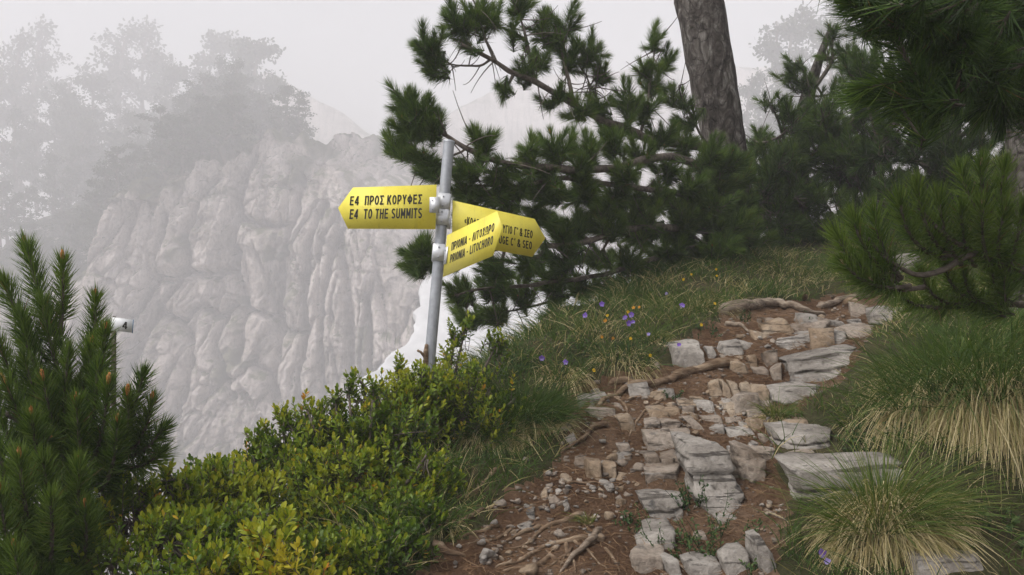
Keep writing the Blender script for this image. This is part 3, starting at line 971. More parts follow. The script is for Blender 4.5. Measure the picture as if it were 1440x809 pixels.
SMALL = [
    ([(1112, 457), (1170, 447), (1172, 464), (1116, 470)], .22, 'rock_mixed', 1.0), ([(1073, 457), (1106, 449), (1116, 466), (1075, 472)], .15, 'rock_tan', .8),
    ([(1075, 495), (1098, 489), (1100, 511), (1079, 515)], .12, 'rock_mixed', .4), ([(1083, 521), (1102, 513), (1101, 536), (1090, 542)], .10, 'rock_mixed', .4),
    ([(1083, 554), (1156, 541), (1154, 562), (1090, 572)], .18, 'rock_grey', .8), ([(1185, 460), (1235, 455), (1230, 474), (1190, 478)], .2, 'rock_mixed', 1.2),
    ([(1235, 437), (1272, 432), (1270, 449), (1240, 453)], .2, 'rock_grey', 1.0), ([(1010, 484), (1041, 479), (1049, 499), (1010, 504)], .16, 'rock_grey', .6),
    ([(992, 489), (1004, 488), (1008, 503), (997, 512)], .10, 'rock_grey', .4), ([(1031, 509), (1051, 511), (1057, 527), (1031, 530)], .12, 'rock_tan', .3),
    ([(1052, 503), (1066, 501), (1066, 519), (1056, 522)], .10, 'rock_tan', .3), ([(996, 541), (1011, 535), (1018, 562), (998, 562)], .12, 'rock_tan', .4),
    ([(1012, 536), (1023, 537), (1030, 561), (1017, 563)], .10, 'rock_tan', .4), ([(1025, 538), (1037, 540), (1045, 562), (1032, 564)], .10, 'rock_tan', .4),
    ([(1039, 541), (1056, 540), (1064, 560), (1047, 563)], .10, 'rock_tan', .4), ([(1060, 545), (1082, 543), (1084, 567), (1062, 570)], .12, 'rock_tan', .4),
    ([(821, 576), (866, 574), (867, 590), (829, 588)], .16, 'rock_mixed', .5), ([(869, 590), (893, 589), (895, 613), (876, 612)], .12, 'rock_tan', .3),
    ([(866, 627), (886, 626), (888, 639), (873, 642)], .10, 'rock_mixed', .3), ([(873, 644), (888, 643), (888, 652), (875, 653)], .08, 'rock_mixed', .3),
    ([(823, 650), (845, 649), (846, 676), (825, 674)], .10, 'rock_tan', .4), ([(847, 652), (867, 652), (867, 675), (849, 677)], .10, 'rock_tan', .4),
    ([(931, 591), (958, 591), (958, 608), (933, 608)], .12, 'rock_mixed', .4), ([(960, 588), (975, 588), (995, 609), (976, 611)], .10, 'rock_mixed', .8),
    ([(977, 583), (1014, 583), (1018, 598), (994, 601)], .12, 'rock_mixed', .7), ([(996, 602), (1018, 600), (1019, 611), (998, 613)], .08, 'rock_grey', .4),
    ([(909, 642), (928, 641), (928, 657), (910, 658)], .10, 'rock_mixed', .3), ([(928, 641), (955, 642), (953, 648), (929, 648)], .10, 'rock_mixed', .3),
    ([(891, 751), (953, 749), (951, 779), (899, 776)], .16, 'rock_grey', .6), ([(886, 780), (934, 784), (936, 818), (886, 822)], .14, 'rock_mixed', .3),
    ([(939, 792), (958, 791), (966, 818), (945, 820)], .12, 'rock_grey', .3), ([(961, 792), (1013, 793), (1022, 820), (969, 822)], .14, 'rock_grey', .3),
    ([(1012, 777), (1054, 778), (1060, 822), (1026, 824)], .14, 'rock_grey', .3), ([(1007, 728), (1047, 727), (1048, 738), (1010, 738)], .12, 'rock_grey', .3),
    ([(806, 552), (842, 545), (846, 556), (812, 562)], .12, 'rock_grey', 1.2), ([(822, 560), (858, 556), (858, 567), (826, 570)], .12, 'rock_grey', 1.2),
    ([(788, 618), (808, 610), (812, 622), (794, 636)], .10, 'rock_grey', .6), ([(775, 604), (805, 598), (808, 606), (780, 612)], .10, 'rock_mixed', 1.0),
    ([(926, 578), (956, 576), (958, 588), (930, 590)], .10, 'rock_tan', .8), ([(952, 566), (972, 563), (984, 572), (958, 578)], .10, 'rock_tan', .8),
    ([(974, 562), (992, 561), (996, 571), (978, 574)], .08, 'rock_tan', .8), ([(938, 570), (950, 566), (954, 575), (940, 578)], .07, 'rock_tan', .8),
    ([(729, 722), (750, 720), (752, 734), (731, 735)], .10, 'rock_grey', 1.0), ([(726, 738), (750, 735), (752, 747), (728, 749)], .10, 'rock_grey', 1.0),
    ([(1020, 588), (1046, 586), (1050, 598), (1022, 600)], .12, 'rock_mixed', .9), ([(1050, 578), (1078, 576), (1080, 590), (1052, 592)], .12, 'rock_mixed', .9),
    ([(1022, 604), (1060, 601), (1066, 616), (1026, 618)], .12, 'rock_grey', .8), ([(962, 614), (985, 613), (988, 626), (966, 628)], .10, 'rock_grey', .6),
    ([(1262, 362), (1296, 356), (1300, 378), (1266, 384)], .20, 'rock_grey', .5), ([(1238, 394), (1264, 388), (1268, 402), (1242, 406)], .16, 'rock_grey', .6),
    ([(1124, 474), (1150, 470), (1152, 480), (1128, 484)], .10, 'rock_tan', .8), ([(1160, 500), (1196, 492), (1192, 504), (1164, 508)], .10, 'rock_tan', 1.4),
    ([(905, 592), (928, 590), (930, 604), (907, 606)], .10, 'rock_mixed', .5), ([(1054, 634), (1090, 632), (1092, 650), (1058, 652)], .12, 'rock_mixed', .5),
    ([(906, 508), (926, 506), (928, 516), (908, 518)], .09, 'rock_mixed', .8), ([(1108, 640), (1150, 638), (1152, 648), (1112, 650)], .12, 'rock_mixed', .5),
]
for k, (quad, dep, mat, lean) in enumerate(SMALL):
    block('stone', quad, dep, mat, parent=path, lean=lean, n=9, seed=100 + k, chips=7, amp=.035)

# angular rubble between the larger stones
rg = np.random.default_rng(31)
for (px, py, rx, ry, n) in [(985, 590, 60, 22, 13), (1050, 590, 30, 20, 6), (930, 560, 40, 14, 5), (1075, 540, 14, 26, 3), (860, 660, 40, 26, 5), (900, 690, 26, 16, 3), (1110, 462, 50, 14, 5), (1190, 448, 40, 12, 5),
                            (1040, 500, 26, 16, 5), (1040, 660, 12, 30, 3), (930, 650, 24, 12, 2), (845, 575, 26, 14, 3), (975, 760, 50, 40, 5), (1075, 610, 16, 20, 3), (780, 720, 40, 20, 3), (1130, 590, 20, 14, 2)]:
    for _ in range(n):
        cx_, cy_ = px + rg.uniform(-1, 1) * rx, py + rg.uniform(-1, 1) * ry
        w_ = 5.5 + 17 * rg.random() ** 2; h_ = w_ * rg.uniform(.4, .75)
        k_ = rg.normal() * 2.5
        block('stone', [(cx_ - w_ + k_, cy_ - h_ + rg.normal() * 2), (cx_ + w_ * rg.uniform(.6, 1) + k_, cy_ - h_ + rg.normal() * 2), (cx_ + w_, cy_ + h_ + rg.normal() * 1.5), (cx_ - w_ * rg.uniform(.6, 1), cy_ + h_)],
              rg.uniform(.04, .11), ('rock_tan', 'rock_mixed', 'rock_grey')[rg.integers(3)], parent=path, lean=rg.uniform(.3, 1.4), n=4, seed=int(rg.integers(9999)), chips=5, amp=.05)

# loose stones and pebbles on the earth
pebble_meshes = []
for k in range(8):
    c, quads_ = cube_grid(3)
    rg = np.random.default_rng(k)
    c = unit(c) * .6 + c * .35
    for _ in range(5):
        nk = unit(rg.normal(size=3)); d = rg.uniform(.5, .8)
        c = c - np.maximum(c @ nk - d, 0)[:, None] * nk
    c = c * rg.uniform([.8, .7, .4], [1.2, 1.1, .75])
    for mt in ('rock_grey', 'rock_tan', 'rock_mixed'):
        pebble_meshes.append(build_mesh('pebble', c, quads_, M[mt]))
spots = []
for (px, py, r, n) in [(770, 715, 60, 34), (800, 690, 50, 30), (860, 690, 40, 26), (740, 760, 60, 22), (840, 740, 40, 22), (700, 790, 60, 14), (870, 640, 40, 22),
                       (960, 600, 60, 28), (1010, 580, 50, 20), (1080, 475, 40, 16), (1150, 440, 50, 18), (1040, 475, 20, 10), (1060, 600, 30, 10), (830, 600, 30, 12),
                       (1090, 720, 20, 8), (1080, 750, 14, 5), (920, 560, 40, 14), (1200, 435, 30, 10)]:
    for _ in range(n):
        spots.append((px + rng.normal() * r * .6, py + rng.normal() * r * .25, rng.uniform(.55, 1.0) ** 2 * (1.9 if rng.random() < .12 else 1)))
for k, (px, py, s) in enumerate(spots):
    g = G(px, min(py, 806))
    o = link('pebble', pebble_meshes[rng.integers(len(pebble_meshes))], path, g + np.array([0, 0, .004]) - base_of(path))
    sc = .017 * s
    o.scale = (sc, sc, sc)
    o.rotation_euler = (rng.normal() * .3, rng.normal() * .3, rng.uniform(0, 6.28))

# grit and gravel trodden into the earth: too small to pick apart
rg = np.random.default_rng(8)
n = 9000
x = rg.uniform(-.6, 2.3, n); y = rg.uniform(2.5, 6.3, n)
k_ = on_path(x, y) & (rg.random(n) < .55 + 1.1 * fbm(np.c_[x, y, 0 * x] * 3.5, 3, 44))
x, y = x[k_], y[k_]; n = len(x)
cb, cq = cube_grid(1)
sz = .0025 + .0075 * rg.random(n) ** 3
vv_ = cb[None] * (1 + .45 * rg.normal(size=(n, 8, 3))) * sz[:, None, None] * np.array([1, 1, .6])
vv_ = vv_ + np.stack([x, y, H(x, y) + .001], -1)[:, None]
ff_ = (np.arange(n) * 8)[:, None, None] + cq[None]
tag(part('gravel', vv_.reshape(-1, 3), ff_.reshape(-1, 4), M['rock_mixed'], path), kind='stuff')

# ------------------------------------------------------------------ roots and dead wood
def root_strands(strands, r_px, mat, label, name='tree_root', cat='root', lift=.35, sides=9, ends=.35, wob=.10):
    mb = MB()
    first = None
    for si, pts in enumerate(strands):
        rp = r_px if si == 0 else r_px * .7
        w = np.array([G(a, min(b, 808)) for a, b in pts])
        n = max(8, 6 * len(pts))
        s = spline(w, n)
        r = rp / F * s[:, 1].mean()
        t = np.linspace(0, 1, n)
        rad = r * (1 - (1 - ends) * t ** 1.5) * (1 + wob * 1.5 * fbm(s * 9 + si, 2, si + 3))
        s[:, 2] = H(s[:, 0], s[:, 1]) + lift * rad + .3 * r * fbm(s * 6, 2, 4 + si)
        # both ends go into the earth
        s[0, 2] -= rad[0] * (1.2 if si == 0 else .4); s[-1, 2] -= rad[-1] * 1.5
        v, f = tube(s, rad, sides, noise=.28, nscale=.5 / r, seed=si)
        mb.add(v, f)
        if first is None:
            first = s[0]
    o = mb.build(name, M[mat], smooth=True, loc=first)
    return tag(o, label, cat, 'roots and dead wood on the path')


root_strands([[(591, 729), (627, 737), (660, 730), (676, 719), (697, 711)]], 5, 'root', 'thick brown root reaching out from under the shrub onto the path')
root_strands([[(827, 760), (800, 763), (771, 769), (749, 780), (729, 793), (697, 800)], [(796, 766), (799, 782), (807, 793), (809, 808)]], 5, 'root', 'pale root with a side fork curving across the foot of the path')
root_strands([[(742, 808), (764, 793), (773, 782), (768, 776)], [(772, 783), (783, 789), (794, 795)]], 5, 'root', 'short forked root at the bottom below the pale curving root')
root_strands([[(842, 754), (827, 771), (804, 789), (787, 808)]], 5.5, 'driftwood', 'straight dead stick lying over the roots at the foot of the path', 'dead_branch', 'branch', lift=1.6)
root_strands([[(760, 741), (738, 749), (716, 761), (689, 768)]], 4, 'root', 'thin root left of the twin grey stones, running down to the left')
root_strands([[(818, 727), (800, 732), (782, 738), (764, 747), (752, 755)]], 5, 'root', 'root running up toward the small green sprig on the path')
root_strands([[(720, 744), (704, 756), (684, 762), (656, 767)]], 3, 'root', 'thinnest root farthest left at the foot of the path')
root_strands([[(758, 749), (738, 767), (702, 771)]], 3, 'root', 'short root between the thin root and the pale curving root')
root_strands([[(804, 760), (816, 771), (833, 784), (856, 806)]], 3, 'root', 'thin root crossing under the straight stick down to the right')
root_strands([[(612, 768), (633, 780), (655, 784)]], 7, 'root', 'rotten root stub under the shrub at lower left')
root_strands([[(1015, 440), (1045, 438), (1069, 434), (1091, 431), (1110, 434), (1132, 440), (1160, 445)]], 8.5, 'driftwood', 'thick bleached log arching across the top of the path', 'dead_log', 'log', lift=.75, ends=.45)
root_strands([[(1152, 433), (1178, 426), (1197, 423), (1222, 419)]], 5, 'driftwood', 'slim bleached log at the top of the path beside the thick one', 'dead_log', 'log', lift=.9, ends=.8)
root_strands([[(1190, 430), (1203, 431), (1213, 436), (1223, 442)]], 6.5, 'root', 'stubby brown log below the slim bleached log', 'dead_log', 'log', lift=.7, ends=.7)
root_strands([[(1021, 457), (1039, 460), (1054, 468)]], 4, 'driftwood', 'short pale broken branch under the thick bleached log', 'dead_branch', 'branch', lift=.8)
root_strands([[(1036, 519), (1031, 518), (997, 521), (973, 526), (950, 533), (928, 541), (904, 544), (883, 541), (858, 543)], [(892, 545), (871, 557), (842, 570)]], 7, 'root', 'long gnarled root lying across the path below the cracked boulder', lift=.7, ends=.6)
root_strands([[(853, 601), (833, 609), (811, 625), (789, 638)]], 4, 'root', 'bare stick slanting over dark earth at the left edge of the path', 'dead_branch', 'branch', lift=1.5)
root_strands([[(798, 682), (820, 682), (842, 680)]], 2.2, 'root', 'thin twig lying on the earth below the twin buff stones', 'dead_branch', 'branch', lift=1.0)
root_strands([[(1076, 720), (1092, 728), (1109, 737)]], 2.6, 'driftwood', 'pale twig on dark earth right of the tall layered block', 'dead_branch', 'branch', lift=1.2)
root_strands([[(826, 560), (812, 574), (800, 590)]], 3, 'root', 'short dark root beside the grey slates at the left of the path')
root_strands([[(935, 560), (905, 580), (892, 600), (884, 618)]], 2.4, 'root', 'thin root winding down the earth from the long gnarled root')
root_strands([[(700, 660), (672, 690), (640, 700)]], 4.5, 'root', 'brown root half buried under the hanging tussock')

root_strands([[(836, 764), (812, 778), (790, 786), (764, 802)]], 4, 'root', 'knotted root just left of the straight dead stick')
root_strands([[(745, 806), (730, 800), (705, 806)]], 3.5, 'root', 'stub of root at the bottom edge left of the forked root')
root_strands([[(700, 740), (680, 750), (662, 752), (640, 760)]], 3.5, 'root', 'root slipping under the shrub above the thinnest root')
root_strands([[(850, 772), (862, 786), (872, 806)]], 3, 'root', 'reddish root at the bottom edge left of the grey stones')
root_strands([[(775, 752), (790, 748), (806, 744), (824, 744)]], 2.5, 'root', 'fine root below the sprig of grass on the path')
root_strands([[(805, 772), (795, 784), (788, 798)]], 3, 'root', 'short crossing root between the knotted root and the stick')
root_strands([[(865, 560), (880, 574), (882, 590)]], 2.5, 'root', 'fine root above the small buff stones')

# ------------------------------------------------------------------ the signpost
BASE = P(603, 540, 3.93); BASE[2] -= .25
TOP = P(631.5, 200, 4.06)
ptop, pbot = P(631.5, 200, 4.06), P(603.5, 515, 3.93)
axis = unit(ptop - pbot)
foot = pbot - axis * .55
post = thing('signpost', 'tilted grey galvanised steel post carrying three yellow arrow signs', 'post', foot)
R_P = .0225
v, f = tube([foot + axis * t for t in np.linspace(0, np.linalg.norm(ptop - foot), 12)], R_P, 28, cap=False)
part('pole', v, f, M['steel'], post, smooth=True)
ca = np.arange(28) * 2 * math.pi / 28
e1_ = unit(np.cross(axis, [0, 1, 0])); e2_ = np.cross(axis, e1_)
capv = np.vstack([ptop + R_P * 1.06 * (np.cos(ca)[:, None] * e1_ + np.sin(ca)[:, None] * e2_) - axis * .004,
                  ptop + R_P * 1.06 * (np.cos(ca)[:, None] * e1_ + np.sin(ca)[:, None] * e2_) + axis * .003,
                  ptop + R_P * .8 * (np.cos(ca)[:, None] * e1_ + np.sin(ca)[:, None] * e2_) + axis * .006, [ptop + axis * .007]])
j = np.arange(28)
capf = [np.stack([j + 28 * k, (j + 1) % 28 + 28 * k, (j + 1) % 28 + 28 * (k + 1), j + 28 * (k + 1)], -1) for k in (0, 1)]
part('cap', capv, [np.vstack(capf), np.stack([j + 56, (j + 1) % 28 + 56, np.full(28, 84)], -1)], M['steel'], post)


def on_pole(py):
    t = (py - 515) / (200 - 515)
    return pbot * (1 - t) + ptop * t


def sheet(corners, thick, nrm):
    """Flat plate with thickness from an ordered outline."""
    c = np.asarray(corners, float)
    n = len(c)
    v = np.vstack([c, c - nrm * thick])
    fr = np.arange(n)
    side = np.stack([fr, (fr + 1) % n, (fr + 1) % n + n, fr + n], -1)[:, ::-1]
    return v, [fr[None], (fr[::-1] + n)[None], side]


def glyph(ch):
    """Strokes of a bold narrow capital: centre lines in a box one unit high, and its width."""
    t = .165; h = t / 2; T = 1 - h; w = .50; r = w - h
    def ln(*p): return np.array(p, float).reshape(-1, 2)
    def arc(cx, cy, rx, ry, a0, a1, n=22):
        a = np.radians(np.linspace(a0, a1, n)); return np.c_[cx + rx * np.cos(a), cy + ry * np.sin(a)]
    stem = ln(h, 0, h, 1)
    bowl = np.vstack([ln(h, T), ln(.27, T), arc(.27, .695, r - .27, T - .695, 80, -80, 14), ln(.27, .39), ln(h, .39)])
    C = arc(.25, .5, .25 - h, .5 - h, 42, 318, 34)
    S = np.vstack([arc(.25, .73, .25 - h, .27 - h, 25, 250, 20), arc(.25, .27, .25 - h, .27 - h, 75, -155, 20)])
    g = {
        'E': ([stem, ln(0, T, .46, T), ln(0, .52, .43, .52), ln(0, h, .47, h)], .49), 'F': ([stem, ln(0, T, .46, T), ln(0, .5, .42, .5)], .47),
        '4': ([ln(.35, 0, .35, 1), ln(.33, .96, .06, .31), ln(0, .28, .49, .28)], .5), 'Π': ([stem, ln(r, 0, r, 1), ln(0, T, w, T)], w),
        'P': ([stem, bowl], w), 'R': ([stem, bowl, ln(.27, .42, .43, 0)], .52), 'O': ([arc(.26, .5, .26 - h, .5 - h, 0, 360, 40)], .52),
        'C': ([C], .5), 'G': ([C, ln(.27, .44, .5, .44), ln(r, .5, r, .12)], .52), 'Σ': ([ln(0, T, .47, T), ln(.07, .93, .28, .5), ln(.28, .5, .07, .07), ln(0, h, .48, h)], .48),
        'K': ([stem, ln(.12, .38, .43, 1), ln(.20, .58, .45, 0)], .51), 'Υ': ([ln(.06, 1, .25, .47), ln(.44, 1, .25, .47), ln(.25, 0, .25, .5)], .5),
        'Φ': ([arc(.3, .5, .3 - h, .28, 0, 360, 40), ln(.3, 0, .3, 1)], .6), 'T': ([ln(0, T, .48, T), ln(.24, 0, .24, 1)], .48),
        'A': ([ln(.07, 0, .25, .99), ln(.45, 0, .27, .99), ln(.12, .26, .40, .26)], .52), 'Λ': ([ln(.07, 0, .25, .99), ln(.45, 0, .27, .99)], .52),
        'Γ': ([stem, ln(0, T, .45, T)], .45), 'I': ([stem], t), 'N': ([stem, ln(r, 0, r, 1), ln(.09, .95, .41, .05)], w),
        'X': ([ln(.07, 0, .43, 1), ln(.43, 0, .07, 1)], .5), 'Ω': ([arc(.26, .57, .26 - h, .43 - h, -58, 238, 34), ln(.02, h, .2, h), ln(.32, h, .5, h)], .52),
        'H': ([stem, ln(r, 0, r, 1), ln(0, .52, w, .52)], w), 'M': ([stem, ln(.58 - h, 0, .58 - h, 1), ln(.1, .95, .29, .25), ln(.48, .95, .29, .25)], .58),
        'S': ([S], w), 'U': ([np.vstack([ln(h, 1), ln(h, .3), arc(.25, .28, .25 - h, .28 - h, 180, 360, 16), ln(r, .3), ln(r, 1)])], w), 'L': ([stem, ln(0, h, .44, h)], .44),
        '-': ([ln(.04, .42, .30, .42)], .34), '΄': ([ln(.06, .74, .16, 1)], .2), ' ': ([], .2),
        '&': ([np.vstack([ln(.52, 0), ln(.16, .66), arc(.25, .77, .13, .15, 190, -10, 12), ln(.36, .68), ln(.12, .40), arc(.22, .25, .15, .18, 150, 290, 12), ln(.38, .16), ln(.5, .42)])], .56),
        '«': ([ln(.2, .68, .07, .45, .2, .22), ln(.38, .68, .25, .45, .38, .22)], .42), '»': ([ln(.06, .68, .19, .45, .06, .22), ln(.24, .68, .37, .45, .24, .22)], .42),
    }
    alias = {'Ε': 'E', 'Ρ': 'P', 'Ο': 'O', 'Κ': 'K', 'Τ': 'T', 'Α': 'A', 'Ι': 'I', 'Ν': 'N', 'Χ': 'X', 'Υ': 'Υ', 'Y': 'Υ'}
    return g[alias.get(ch, ch)] + (t,)


def gaps_of(body):
    x, cuts = 0.0, []
    for i, ch in enumerate(body):
        if ch == ' ' and body[i - 1] == ' ':
            cuts.append(x)
        x += glyph(ch)[1] + .105
    return np.array(cuts)


def text_mesh(body):
    """Lettering as flat stroke strips; the third coordinate only keeps strokes a hair apart."""
    mb = MB()
    x, k = 0.0, 0
    for ch in body:
        strokes, w, t = glyph(ch)
        for s in strokes:
            d = unit(np.gradient(s, axis=0))
            nn = np.c_[-d[:, 1], d[:, 0]] * t / 2
            if len(s) == 3:
                nn = nn * .8
            v = np.vstack([s + nn, s - nn]) + np.array([x, 0])
            n = len(s)
            i = np.arange(n - 1)
            mb.add(np.c_[v, np.full(2 * n, k % 4)], np.stack([i + n, i + n + 1, i + 1, i], -1))
            k += 1
        x += w + .105
    v, f, _ = mb.arrays()
    return v, f


def sign(label, outline, quad, lines, tabs, clamp_py, clamp_h):
    """outline: pixel+distance corners; quad: TL TR BR BL of the writing plane; lines: (text, u0, u1, v0, v1)."""
    pts = np.array([P(*c) for c in outline])
    Q = np.array([P(*c) for c in quad])
    nrm = unit(np.cross(Q[3] - Q[0], Q[1] - Q[0]))
    nrm = unit(np.cross(Q[1] - Q[0], Q[3] - Q[0]))
    if nrm[1] > 0:
        nrm = -nrm
    ctr = Q.mean(0)
    pts = pts - ((pts - ctr) @ nrm)[:, None] * nrm
    Q = Q - ((Q - ctr) @ nrm)[:, None] * nrm
    o = thing('arrow_sign', label, 'sign', pts[0], 'yellow arrow signs on the post')
    v, f = sheet(pts, .003, nrm)
    part('board', v, f, M['sign'], o)
    for (body, u0, u1, v0, v1) in lines:
        tv, tf = text_mesh(body)
        lo, hi = tv[:, :2].min(0), tv[:, :2].max(0)
        t = (tv[:, :2] - lo) / (hi - lo)
        a = u0 + (u1 - u0) * t[:, 0:1]
        b = v1 + (v0 - v1) * t[:, 1:2]
        tf = [np.asarray(x_) for x_ in tf]
        w = Q[0] * (1 - a) * (1 - b) + Q[1] * a * (1 - b) + Q[2] * a * b + Q[3] * (1 - a) * b + nrm * (.0008 + .00012 * tv[:, 2:3])
        # words set far apart are pieces of their own
        cutx = gaps_of(body)
        grp = np.searchsorted(cutx, tv[:, 0])
        for gi in range(len(cutx) + 1):
            fsel = [f_[(grp[f_[:, 0]] == gi)] for f_ in tf]
            fsel = [f_ for f_ in fsel if len(f_)]
            if fsel:
                use = np.unique(np.concatenate([f_.ravel() for f_ in fsel])); mp = np.zeros(len(w), int); mp[use] = np.arange(len(use))
                part('lettering', w[use], [mp[f_] for f_ in fsel], M['letter'], o)
    # clamp band round the pole, tab on the board, bolts
    for cpy in clamp_py:
        c0 = on_pole(cpy)
        hh = clamp_h / F * 4.0
        ang = np.repeat(np.arange(4) * math.pi / 2 + math.pi / 4, 6) + np.tile(np.linspace(-.10, .10, 6), 4)
        ring = 1.36 * (np.cos(ang)[:, None] * e1_ + np.sin(ang)[:, None] * e2_)
        v = np.vstack([c0 + ring * (R_P + .0032) - axis * hh / 2, c0 + ring * (R_P + .0032) + axis * hh / 2, c0 + ring * (R_P - .002) + axis * hh / 2, c0 + ring * (R_P - .002) - axis * hh / 2])
        jj_ = np.arange(24)
        fq = np.vstack([np.stack([jj_ + 24 * k, (jj_ + 1) % 24 + 24 * k, (jj_ + 1) % 24 + 24 * ((k + 1) % 4), jj_ + 24 * ((k + 1) % 4)], -1) for k in range(4)])
        cl = part('clamp', v, fq, M['zinc'], o, smooth=False)
        fwd = unit(np.array([0.12, -1, 0]) - axis * (np.array([0.12, -1, 0]) @ axis))
        sd = np.cross(fwd, axis)
        for s, up_ in ((.35, .30), (.30, -.30)):
            bc = c0 + fwd * (R_P + .004) + sd * s * .012 + axis * up_ * hh
            v, f = tube([bc - fwd * .002, bc + fwd * .0035], .0033, 8)
            part('bolt', v, f, M['steel'], cl)
    for tq in tabs:
        T = np.array([P(*c) for c in tq])
        T = T - ((T - ctr) @ nrm)[:, None] * nrm + nrm * .0042
        v, f = sheet(T, .003, nrm)
        tb = part('tab', v, f, M['zinc'], o)
        for a_, b_ in ((.3, .2), (.3, .8)):
            bc = T[0] * (1 - a_) * (1 - b_) + T[1] * a_ * (1 - b_) + T[2] * a_ * b_ + T[3] * (1 - a_) * b_
            v, f = tube([bc - nrm * .001, bc + nrm * .003], .0028, 8)
            part('bolt', v, f, M['steel'], tb)
    return o


sign('left pointing yellow arrow sign reading E4 to the summits',
     [(614, 260, 3.99), (496.5, 264, 4.02), (477, 294, 4.03), (491, 323, 4.02), (612, 322, 3.96)],
     [(496.5, 264, 4.02), (614, 260, 3.99), (612, 322, 3.96), (491, 323, 4.0)],
     [('Ε4  ΠΡΟΣ ΚΟΡΥΦΕΣ', -.020, .835, .20, .435), ('E4  TO THE SUMMITS', -.008, .84, .52, .755)],
     [[(603, 276, 3.96), (617, 276, 3.96), (617, 299, 3.96), (603, 298, 3.96)]], [287, 309], 23)
sign('right pointing yellow arrow sign behind, partly covered, ending SEO',
     [(637, 282, 4.02), (752, 308, 4.20), (766.5, 335, 4.23), (748, 361.5, 4.20), (636, 341, 4.02)],
     [(637, 282, 4.02), (752, 308, 4.20), (748, 361.5, 4.20), (636, 341, 4.02)],
     [('«ΚΟΦΤΟ» ΚΑΤΑΦΥΓΙΟ Γ΄ & ΣΕΟ', .14, .985, .31, .53), ('«KOFTO» REFUGE C΄ & SEO', .14, .985, .60, .82)],
     [[(633, 305, 3.96), (643, 306, 3.96), (642, 322, 3.96), (632, 320, 3.96)]], [], 20)
sign('front yellow arrow sign reading Prionia and Litochoro, angled toward the viewer',
     [(628.5, 331, 3.93), (698.5, 297, 3.58), (706, 320.5, 3.53), (693, 360, 3.58), (622.5, 389.5, 3.93)],
     [(628.5, 331, 3.93), (698.5, 297, 3.58), (693, 360, 3.58), (622.5, 389.5, 3.93)],
     [('ΠΡΙΟΝΙΑ - ΛΙΤΟΧΩΡΟ', .13, .985, .24, .45), ('PRIONIA - LITOCHORO', .13, .985, .53, .74)],
     [[(615, 347, 3.91), (632, 347, 3.91), (630, 371, 3.91), (613, 371, 3.91)]], [359], 24)

# broken stub of wood wired to the foot of the post
q0 = on_pole(497)
mb = MB()
fw = np.array([0, -1, 0.0])
v, f = tube([q0 + fw * .026 + np.array([-.014, 0, -.05]), q0 + fw * .030 + np.array([-.016, 0, 0]), q0 + fw * .03 + np.array([-.012, 0, .035])], [.009, .010, .007], 8, .2, 60); mb.add(v, f)
v, f = tube([q0 + fw * .030 + np.array([-.016, 0, -.02]), q0 + fw * .035 + np.array([-.034, 0, .005]), q0 + fw * .035 + np.array([-.048, 0, .012])], [.006, .005, .005], 7, .2, 60); mb.add(v, f)
tag(mb.build('wood_stub', M['root'], loc=q0 + np.array([0, -.03, -.05])), 'broken brown twig stub fastened to the foot of the steel post', 'twig')

# small white waymark on a stake behind the young pine
mk = thing('trail_marker', 'small white waymark plate with a 4 behind the young pine at left', 'marker', P(150, 640, 4.6))
pl = np.array([P(157, 446, 4.6), P(187, 450, 4.62), P(185.5, 468, 4.62), P(156, 465, 4.6)])
nr = unit(np.cross(pl[1] - pl[0], pl[3] - pl[0])); nr = nr if nr[1] < 0 else -nr
v, f = sheet(pl, .004, nr); part('plate', v, f, M['enamel'], mk)
eb = np.array([P(187, 449.8, 4.62), P(188.0, 450, 4.62), P(186.5, 469, 4.62), P(185.5, 468.6, 4.62)])
v, f = sheet(eb, .006, nr); part('edge', v, f, M['blue'], mk)
tv, tf = text_mesh('4')
lo, hi = tv[:, :2].min(0), tv[:, :2].max(0)
t = (tv[:, :2] - lo) / (hi - lo)
a, b = .52 + .24 * t[:, 0:1], .78 - .56 * t[:, 1:2]
wv = pl[0] * (1 - a) * (1 - b) + pl[1] * a * (1 - b) + pl[2] * a * b + pl[3] * (1 - a) * b + nr * (.001 + .0002 * tv[:, 2:3])
part('lettering', wv, tf, M['letter'], mk)
sx, sy = P(160, 446, 4.63)[:2]
v, f = tube([on(sx, sy, -.15), on(sx, sy, .4), P(160, 560, 4.63), P(160, 446, 4.63)], .012, 8, .15, 20); part('stake', v, f, M['twig'], mk)

# ------------------------------------------------------------------ pines
def ellipsoid(n=3):
    c, q = cube_grid(n)
    return unit(c), q


BUD_V, BUD_F = ellipsoid(3)
bud_mesh = {}
for key in ('bud', 'bud_pale'):
    vv_ = BUD_V * np.array([.30, .30, 1.0]) * (1 + .18 * fbm(BUD_V * 4, 2, 5)[:, None])
    bud_mesh[key] = build_mesh('bud', vv_, BUD_F, M[key])


